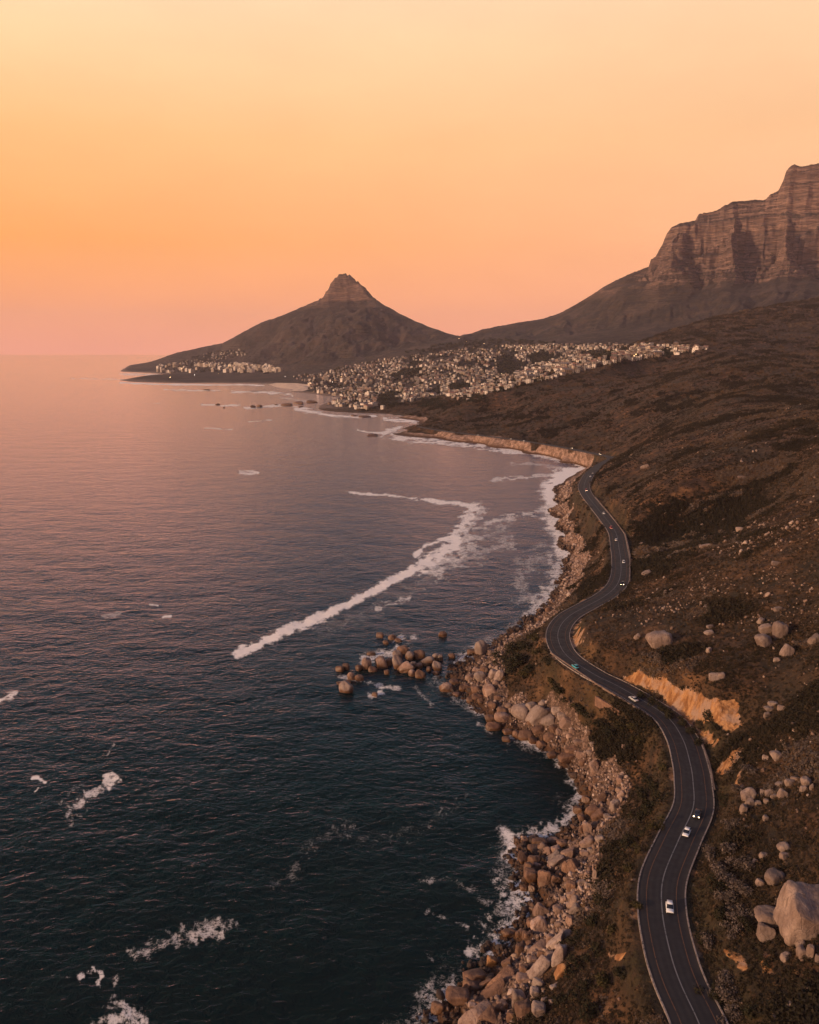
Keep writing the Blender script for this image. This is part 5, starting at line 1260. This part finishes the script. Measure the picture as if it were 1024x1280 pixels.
for key in BW:
    grp = sorted([b for b in BUSHES if b[4] == key], key=lambda b: -b[1])
    for k, (px, py, w, tone, _) in enumerate(grp):
        g = hit(px, py + w * 0.18, 90, 1200, 1400)
        if g is None: continue
        d = g.y * CP - (g.z - CAM_Z) * SP
        r = 0.5 * w * d / FPX * 1.05
        e = empty('bush', (g.x, g.y, g.z), (0, 0, RNG.uniform(0, 6.28))); e.scale = (r, r * RNG.uniform(.85, 1.15), r * RNG.uniform(.8, 1.05))
        fm, sm = BPRO[tone, k % 3]
        obj('foliage', fm, e); obj('stem', sm, e)
        word = dict(dark='dense dark green', olive='olive brown', ashy='ash grey twiggy')[tone]
        tag(e, f'{word} bush {BW[key][0]}, {ORD[k]} from the nearest', 'bush', BW[key][1])

# ------------------------------------------------------------------ the town below the saddle
WALLC = dict(white=flat_mat('white_plaster', (0.62, 0.53, 0.46), 0.8, scale=.2), cream=flat_mat('cream_plaster', (0.36, 0.28, 0.215), 0.8, scale=.2), grey=flat_mat('grey_plaster', (0.18, 0.15, 0.135), 0.8, scale=.2), tan=flat_mat('tan_plaster', (0.22, 0.15, 0.11), 0.8, scale=.2))
ROOFC = dict(flat=flat_mat('roof_felt', (0.24, 0.20, 0.18), 0.9, scale=.2), tile=flat_mat('roof_tile', (0.20, 0.10, 0.07), 0.85, scale=.3), slate=flat_mat('roof_slate', (0.11, 0.09, 0.085), 0.8, scale=.3), pale=flat_mat('pale_roof', (0.44, 0.38, 0.33), 0.8, scale=.3))
PANE = flat_mat('window_glass', (0.025, 0.026, 0.032), 0.12)
LIT = flat_mat('lit_window', (1.0, 0.7, 0.35), 0.5, emit=2.0, emit_col=(1.0, 0.62, 0.28))
def house_mesh(name, wdt, dep, st, roof, wall, lit, seed, join=None):
    """a house of wdt x dep metres with st storeys; open sides face -y"""
    r = random.Random(seed)
    V, F, Mx = ([], [], []) if join is None else join
    def box(x0, x1, y0, y1, z0, z1, mi):
        b = len(V)
        V.extend([(x0, y0, z0), (x1, y0, z0), (x1, y1, z0), (x0, y1, z0), (x0, y0, z1), (x1, y0, z1), (x1, y1, z1), (x0, y1, z1)])
        for f in ((0, 1, 5, 4), (1, 2, 6, 5), (2, 3, 7, 6), (3, 0, 4, 7), (4, 5, 6, 7)):
            F.append(tuple(b + i for i in f)); Mx.append(mi)
    h = st * 3.1; x, y = wdt / 2, dep / 2
    box(-x, x, -y, y, -5, h, 0)
    if roof in ('flat', 'pale'):
        box(-x - .3, x + .3, -y - .3, y + .3, h + .002, h + .45, 1)
        if wdt > 13: box(-x * .5, x * .2, -y * .3, y * .6, h + .45, h + 2.6, 0)
    else:
        b = len(V); o = .5; rh = dep * .26
        ix = x if r.random() < .5 else x - y * .8
        V.extend([(-x - o, -y - o, h), (x + o, -y - o, h), (x + o, y + o, h), (-x - o, y + o, h), (-ix, 0, h + rh), (ix, 0, h + rh)])
        for f in ((0, 1, 5, 4), (2, 3, 4, 5), (1, 2, 5), (3, 0, 4)): F.append(tuple(b + i for i in f)); Mx.append(1)
    n = max(2, int(wdt / 3.6))
    for k in range(st):
        for i in range(n):
            cx = -x + wdt * (i + .5) / n; ww = wdt / n * r.uniform(.28, .38)
            mi = 3 if (lit and r.random() < .12) else 2
            box(cx - ww, cx + ww, -y - .06, -y + .05, k * 3.1 + .7, k * 3.1 + 2.5, mi)
        for i in range(max(1, int(dep / 4.5))):
            cy = -y + dep * (i + .5) / max(1, int(dep / 4.5))
            for sx in (-1, 1): box(*( (-x - .06, -x + .05) if sx < 0 else (x - .05, x + .06)), cy - .9, cy + .9, k * 3.1 + .8, k * 3.1 + 2.3, 2)
    if st > 1 and wdt > 9:
        for k in range(1, st): box(-x * .92, x * .92, -y - 1.5, -y - .08, k * 3.1 - .1, k * 3.1 + .15, 0)
    if join is not None: return None
    return me_from(name, V, F, [WALLC[wall], ROOFC[roof], PANE, LIT], Mx)
TOWN = [(386, 478), (372, 475), (365, 470), (400, 467), (450, 454), (520, 443.5), (570, 438), (600, 435), (640, 432), (700, 430.5), (780, 430.5), (850, 433), (886, 436), (870, 441), (820, 447), (780, 452), (720, 466), (690, 474), (660, 482), (630, 490), (606, 499), (585, 505), (566, 497), (545, 495), (525, 500), (500, 506), (480, 512), (450, 512), (410, 507), (415, 497), (398, 492), (386, 486)]
GREEN = [[(522, 508), (530, 500), (548, 497), (562, 502), (556, 512)], [(620, 447), (640, 442), (655, 455), (640, 470), (622, 468)], [(488, 470), (505, 462), (530, 461), (524, 468), (500, 473)], [(655, 444), (685, 440), (700, 448), (668, 456)], [(470, 496), (490, 490), (498, 500), (478, 506)], [(560, 480), (585, 478), (590, 486), (565, 490)], [(735, 440), (760, 438), (770, 447), (742, 450)]]
WEST = [(192, 467.5), (195, 466), (200, 458), (225, 452), (245, 445), (268, 440), (300, 436.5), (310, 443), (290, 448), (270, 452), (300, 455), (325, 452), (330, 458), (345, 461), (352, 465), (330, 468), (300, 466), (262, 465), (230, 467)]
cand = []
for Pg, step in ((TOWN, 2.7), (WEST, 3.6)):
    xs, ys = [p[0] for p in Pg], [p[1] for p in Pg]
    yy = min(ys)
    while yy < max(ys):
        sy = 1.9 + 0.9 * max(0, (yy - 440) / 60)
        xx = min(xs)
        while xx < max(xs):
            jx, jy = xx + RNG.uniform(-1.6, 1.6), yy + RNG.uniform(-.9, .9)
            if in_poly(np.array([jx]), np.array([jy]), Pg)[0] and not any(in_poly(np.array([jx]), np.array([jy]), q)[0] for q in GREEN):
                if vnoise(np.array([jx / 16.]), np.array([jy / 7.]), 401)[0] + RNG.uniform(-.25, .25) > 0.33:
                    cand.append((jx, jy, Pg is WEST))
            xx += step
        yy += sy
homes = []
for px, py, west in cand:
    g = hit(px, py, 1500, 7200, 500)
    if g is None or g.z < 2.2 or g.y < 1850 or g.y > 6700: continue
    d = g.y * CP
    w = RNG.uniform(5.8, 10.5) * (1.0 if RNG.random() > .10 else 1.9)
    st = 2 if RNG.random() < .62 else (1 if RNG.random() < .5 else 3)
    if west and py > 457: w, st = RNG.uniform(18, 34), int(RNG.integers(4, 8))
    elif px < 470 and py > 472 and RNG.random() < .15: w, st = RNG.uniform(14, 22), int(RNG.integers(3, 5))
    homes.append([w * st ** .5 / d, px, py, g, w, st, west])
homes.sort(key=lambda q: -q[0])
print('homes', len(homes))
HM = {}
def town_word(px, py, west):
    if west: return ('in the row of blocks along the far headland shore', 'headland shore') if py > 457 else ('on the wooded flank of the far headland', 'headland flank')
    if px > 690: return ('in the upper quarter beneath the cliffs', 'upper quarter')
    if py < 450: return ('in the top streets near the saddle', 'saddle streets')
    if py > 488: return ('by the rocky shore of the town', 'shore streets')
    if px < 450: return ('beside the town beach', 'beach streets')
    return ('on the middle slope', 'middle slope')
rest = ([], [], [])
for k, (_, px, py, g, w, st, west) in enumerate(homes):
    wall = ['white', 'grey', 'cream', 'grey', 'tan', 'white', 'tan'][int(RNG.integers(0, 7))] if not west else ['white', 'cream'][int(RNG.integers(0, 2))]
    roof = ['flat', 'pale', 'tile', 'slate', 'flat'][int(RNG.integers(0, 5))] if st < 4 else 'flat'
    rz = RNG.uniform(-1.3, 1.3) + (0.45 if not west else 0.1)
    if k < 296:
        wq = round(w / 4) * 4; lit = RNG.random() < .06
        key = (wq, st, roof, wall, lit)
        if key not in HM: HM[key] = house_mesh('house', wq, wq * .62 + 2, st, roof, wall, lit, k)
        big = st > 3
        o = obj('apartment_block' if big else 'house', HM[key]); o.location = g; o.rotation_euler = (0, 0, rz)
        where, gw = town_word(px, py, west)
        size = 'long' if wq > 18 else ('small' if wq < 10 else 'middling')
        rw = dict(flat='flat roofed', pale='pale roofed', tile='red tiled', slate='dark roofed')[roof]
        if big: lab = f'{wall} {st} storey apartment block {where}'
        else: lab = f'{size} {rw} {wall} house of {["one", "two", "three"][st - 1]} storeys {where}' if st > 1 else f'{size} {rw} {wall} single storey house {where}'
        tag(o, lab, 'apartment block' if big else 'house', f'houses of the {gw}')
    else:
        J = ([], [], [])
        house_mesh('', w, w * .62 + 2, st, roof, wall, False, k, J)
        b = len(rest[0]); c, s_ = math.cos(rz), math.sin(rz)
        rest[0].extend([(x * c - y * s_ + g.x, x * s_ + y * c + g.y, z + g.z) for x, y, z in J[0]])
        rest[1].extend([tuple(i + b for i in f) for f in J[1]])
        wi = ['white', 'cream', 'grey', 'tan'].index(wall)
        rest[2].extend([wi if m == 0 else (4 + ['flat', 'tile', 'slate', 'pale'].index(roof) if m == 1 else 8) for m in J[2]])
if rest[0]:
    obj('distant_housing', me_from('distant_housing', rest[0], rest[1], [WALLC[q] for q in ('white', 'cream', 'grey', 'tan')] + [ROOFC[q] for q in ('flat', 'tile', 'slate', 'pale')] + [PANE], rest[2]), None, 'stuff')

# garden trees and thickets between the houses, too many and too far off to tell apart
TREE_LEAF = shrub_material('garden_tree_leaves', [(0.0, (0.014, 0.017, 0.010)), (0.5, (0.026, 0.026, 0.014)), (1.0, (0.046, 0.038, 0.022))])
TREES = [loose('garden_tree', leaf_mesh('garden_tree', 500 + k, 90, 0.22, TREE_LEAF, 1.0)) for k in range(4)]
T = []
for Pg, n, y0 in ((TOWN, 3600, 1700), (WEST, 700, 4000), *[(q, 160, 1700) for q in GREEN], ([(540, 500), (640, 478), (700, 470), (780, 452), (880, 436), (880, 441), (780, 457), (700, 476), (640, 486), (570, 512)], 500, 1700), ([(500, 441), (560, 428), (600, 424), (640, 424), (700, 428), (600, 436), (540, 441)], 420, 3500)):
    xs, ys = [p[0] for p in Pg], [p[1] for p in Pg]
    qx, qy = RNG.uniform(min(xs), max(xs), n), RNG.uniform(min(ys), max(ys), n)
    ok = in_poly(qx, qy, Pg)
    for a, b in zip(qx[ok], qy[ok]):
        g = hit(a, b, y0, 7000, 420)
        if g is not None and g.z > 3: T.append((g.x, g.y, g.z))
T = np.array(T); r = RNG.uniform(4.0, 7.5, len(T)) * np.clip(T[:, 1] / 3000, .8, 1.5)
scatter('garden_thicket', T, np.stack([0 * r, 0 * r, RNG.uniform(0, 6.28, len(T))], 1), np.stack([r, r, r * RNG.uniform(.8, 1.5, len(T))], 1), RNG.uniform(0, 1, len(T)), TREES)

# street lamps already lit
POLE = flat_mat('lamp_pole', (0.16, 0.15, 0.15), 0.5, 0.4); GLOW = flat_mat('lamp_glow', (1.0, 0.75, 0.4), 0.4, emit=60.0, emit_col=(1.0, 0.66, 0.30)); GLOWW = flat_mat('white_lamp_glow', (1, .95, .9), 0.4, emit=60.0, emit_col=(1.0, 0.92, 0.82))
bm = bmesh.new(); bmesh.ops.create_cone(bm, cap_ends=True, segments=8, radius1=.16, radius2=.09, depth=9, matrix=Matrix.Translation((0, 0, 4.0)))
bmesh.ops.create_cone(bm, cap_ends=True, segments=6, radius1=.07, radius2=.06, depth=1.8, matrix=Matrix.Translation((0, -.85, 8.46)) @ Matrix.Rotation(math.pi / 2, 4, 'X'))
PM = bpy.data.meshes.new('pole'); bm.to_mesh(PM); bm.free(); PM.materials.append(POLE)
def lamp_mesh(mat):
    bm = bmesh.new(); bmesh.ops.create_uvsphere(bm, u_segments=10, v_segments=7, radius=1, matrix=Matrix.Diagonal((.5, .8, .3, 1)))
    me = bpy.data.meshes.new('lamp_head'); bm.to_mesh(me); bm.free(); me.materials.append(mat); return me
LH = [lamp_mesh(GLOW), lamp_mesh(GLOWW)]
for px, py, wht, lab in ((574, 424.5, 0, 'on the road under the saddle'), (605.5, 431.5, 0, 'at the crossing in the top streets'), (583, 428, 0, 'just below the saddle road'), (627, 470, 0, 'beside the dark garden belt in mid town'), (416, 480, 1, 'behind the town beach'), (430, 480, 0, 'a block inland from the town beach'),
                         (243, 470.5, 1, 'on the low spit before the headland'), (273, 468.5, 0, 'at the inner end of the low spit'), (213, 473.8, 0, 'low on the outer spit by the water'), (357, 473, 1, 'at the sandy bay'), (593, 434, 0, 'in the upper town west of the crossing'), (652, 437, 0, 'along the upper town road')):
    g = hit(px, py, 1800, 7200, 900)
    if g is None or g.z < 0.5: continue
    e = empty('street_lamp', g); obj('pole', PM, e); obj('lamp_head', LH[wht], e).location = (0, -1.6, 8.5)
    tag(e, f'lit {"white" if wht else "amber"} street lamp {lab}', 'street lamp', 'lit street lamps of the town')
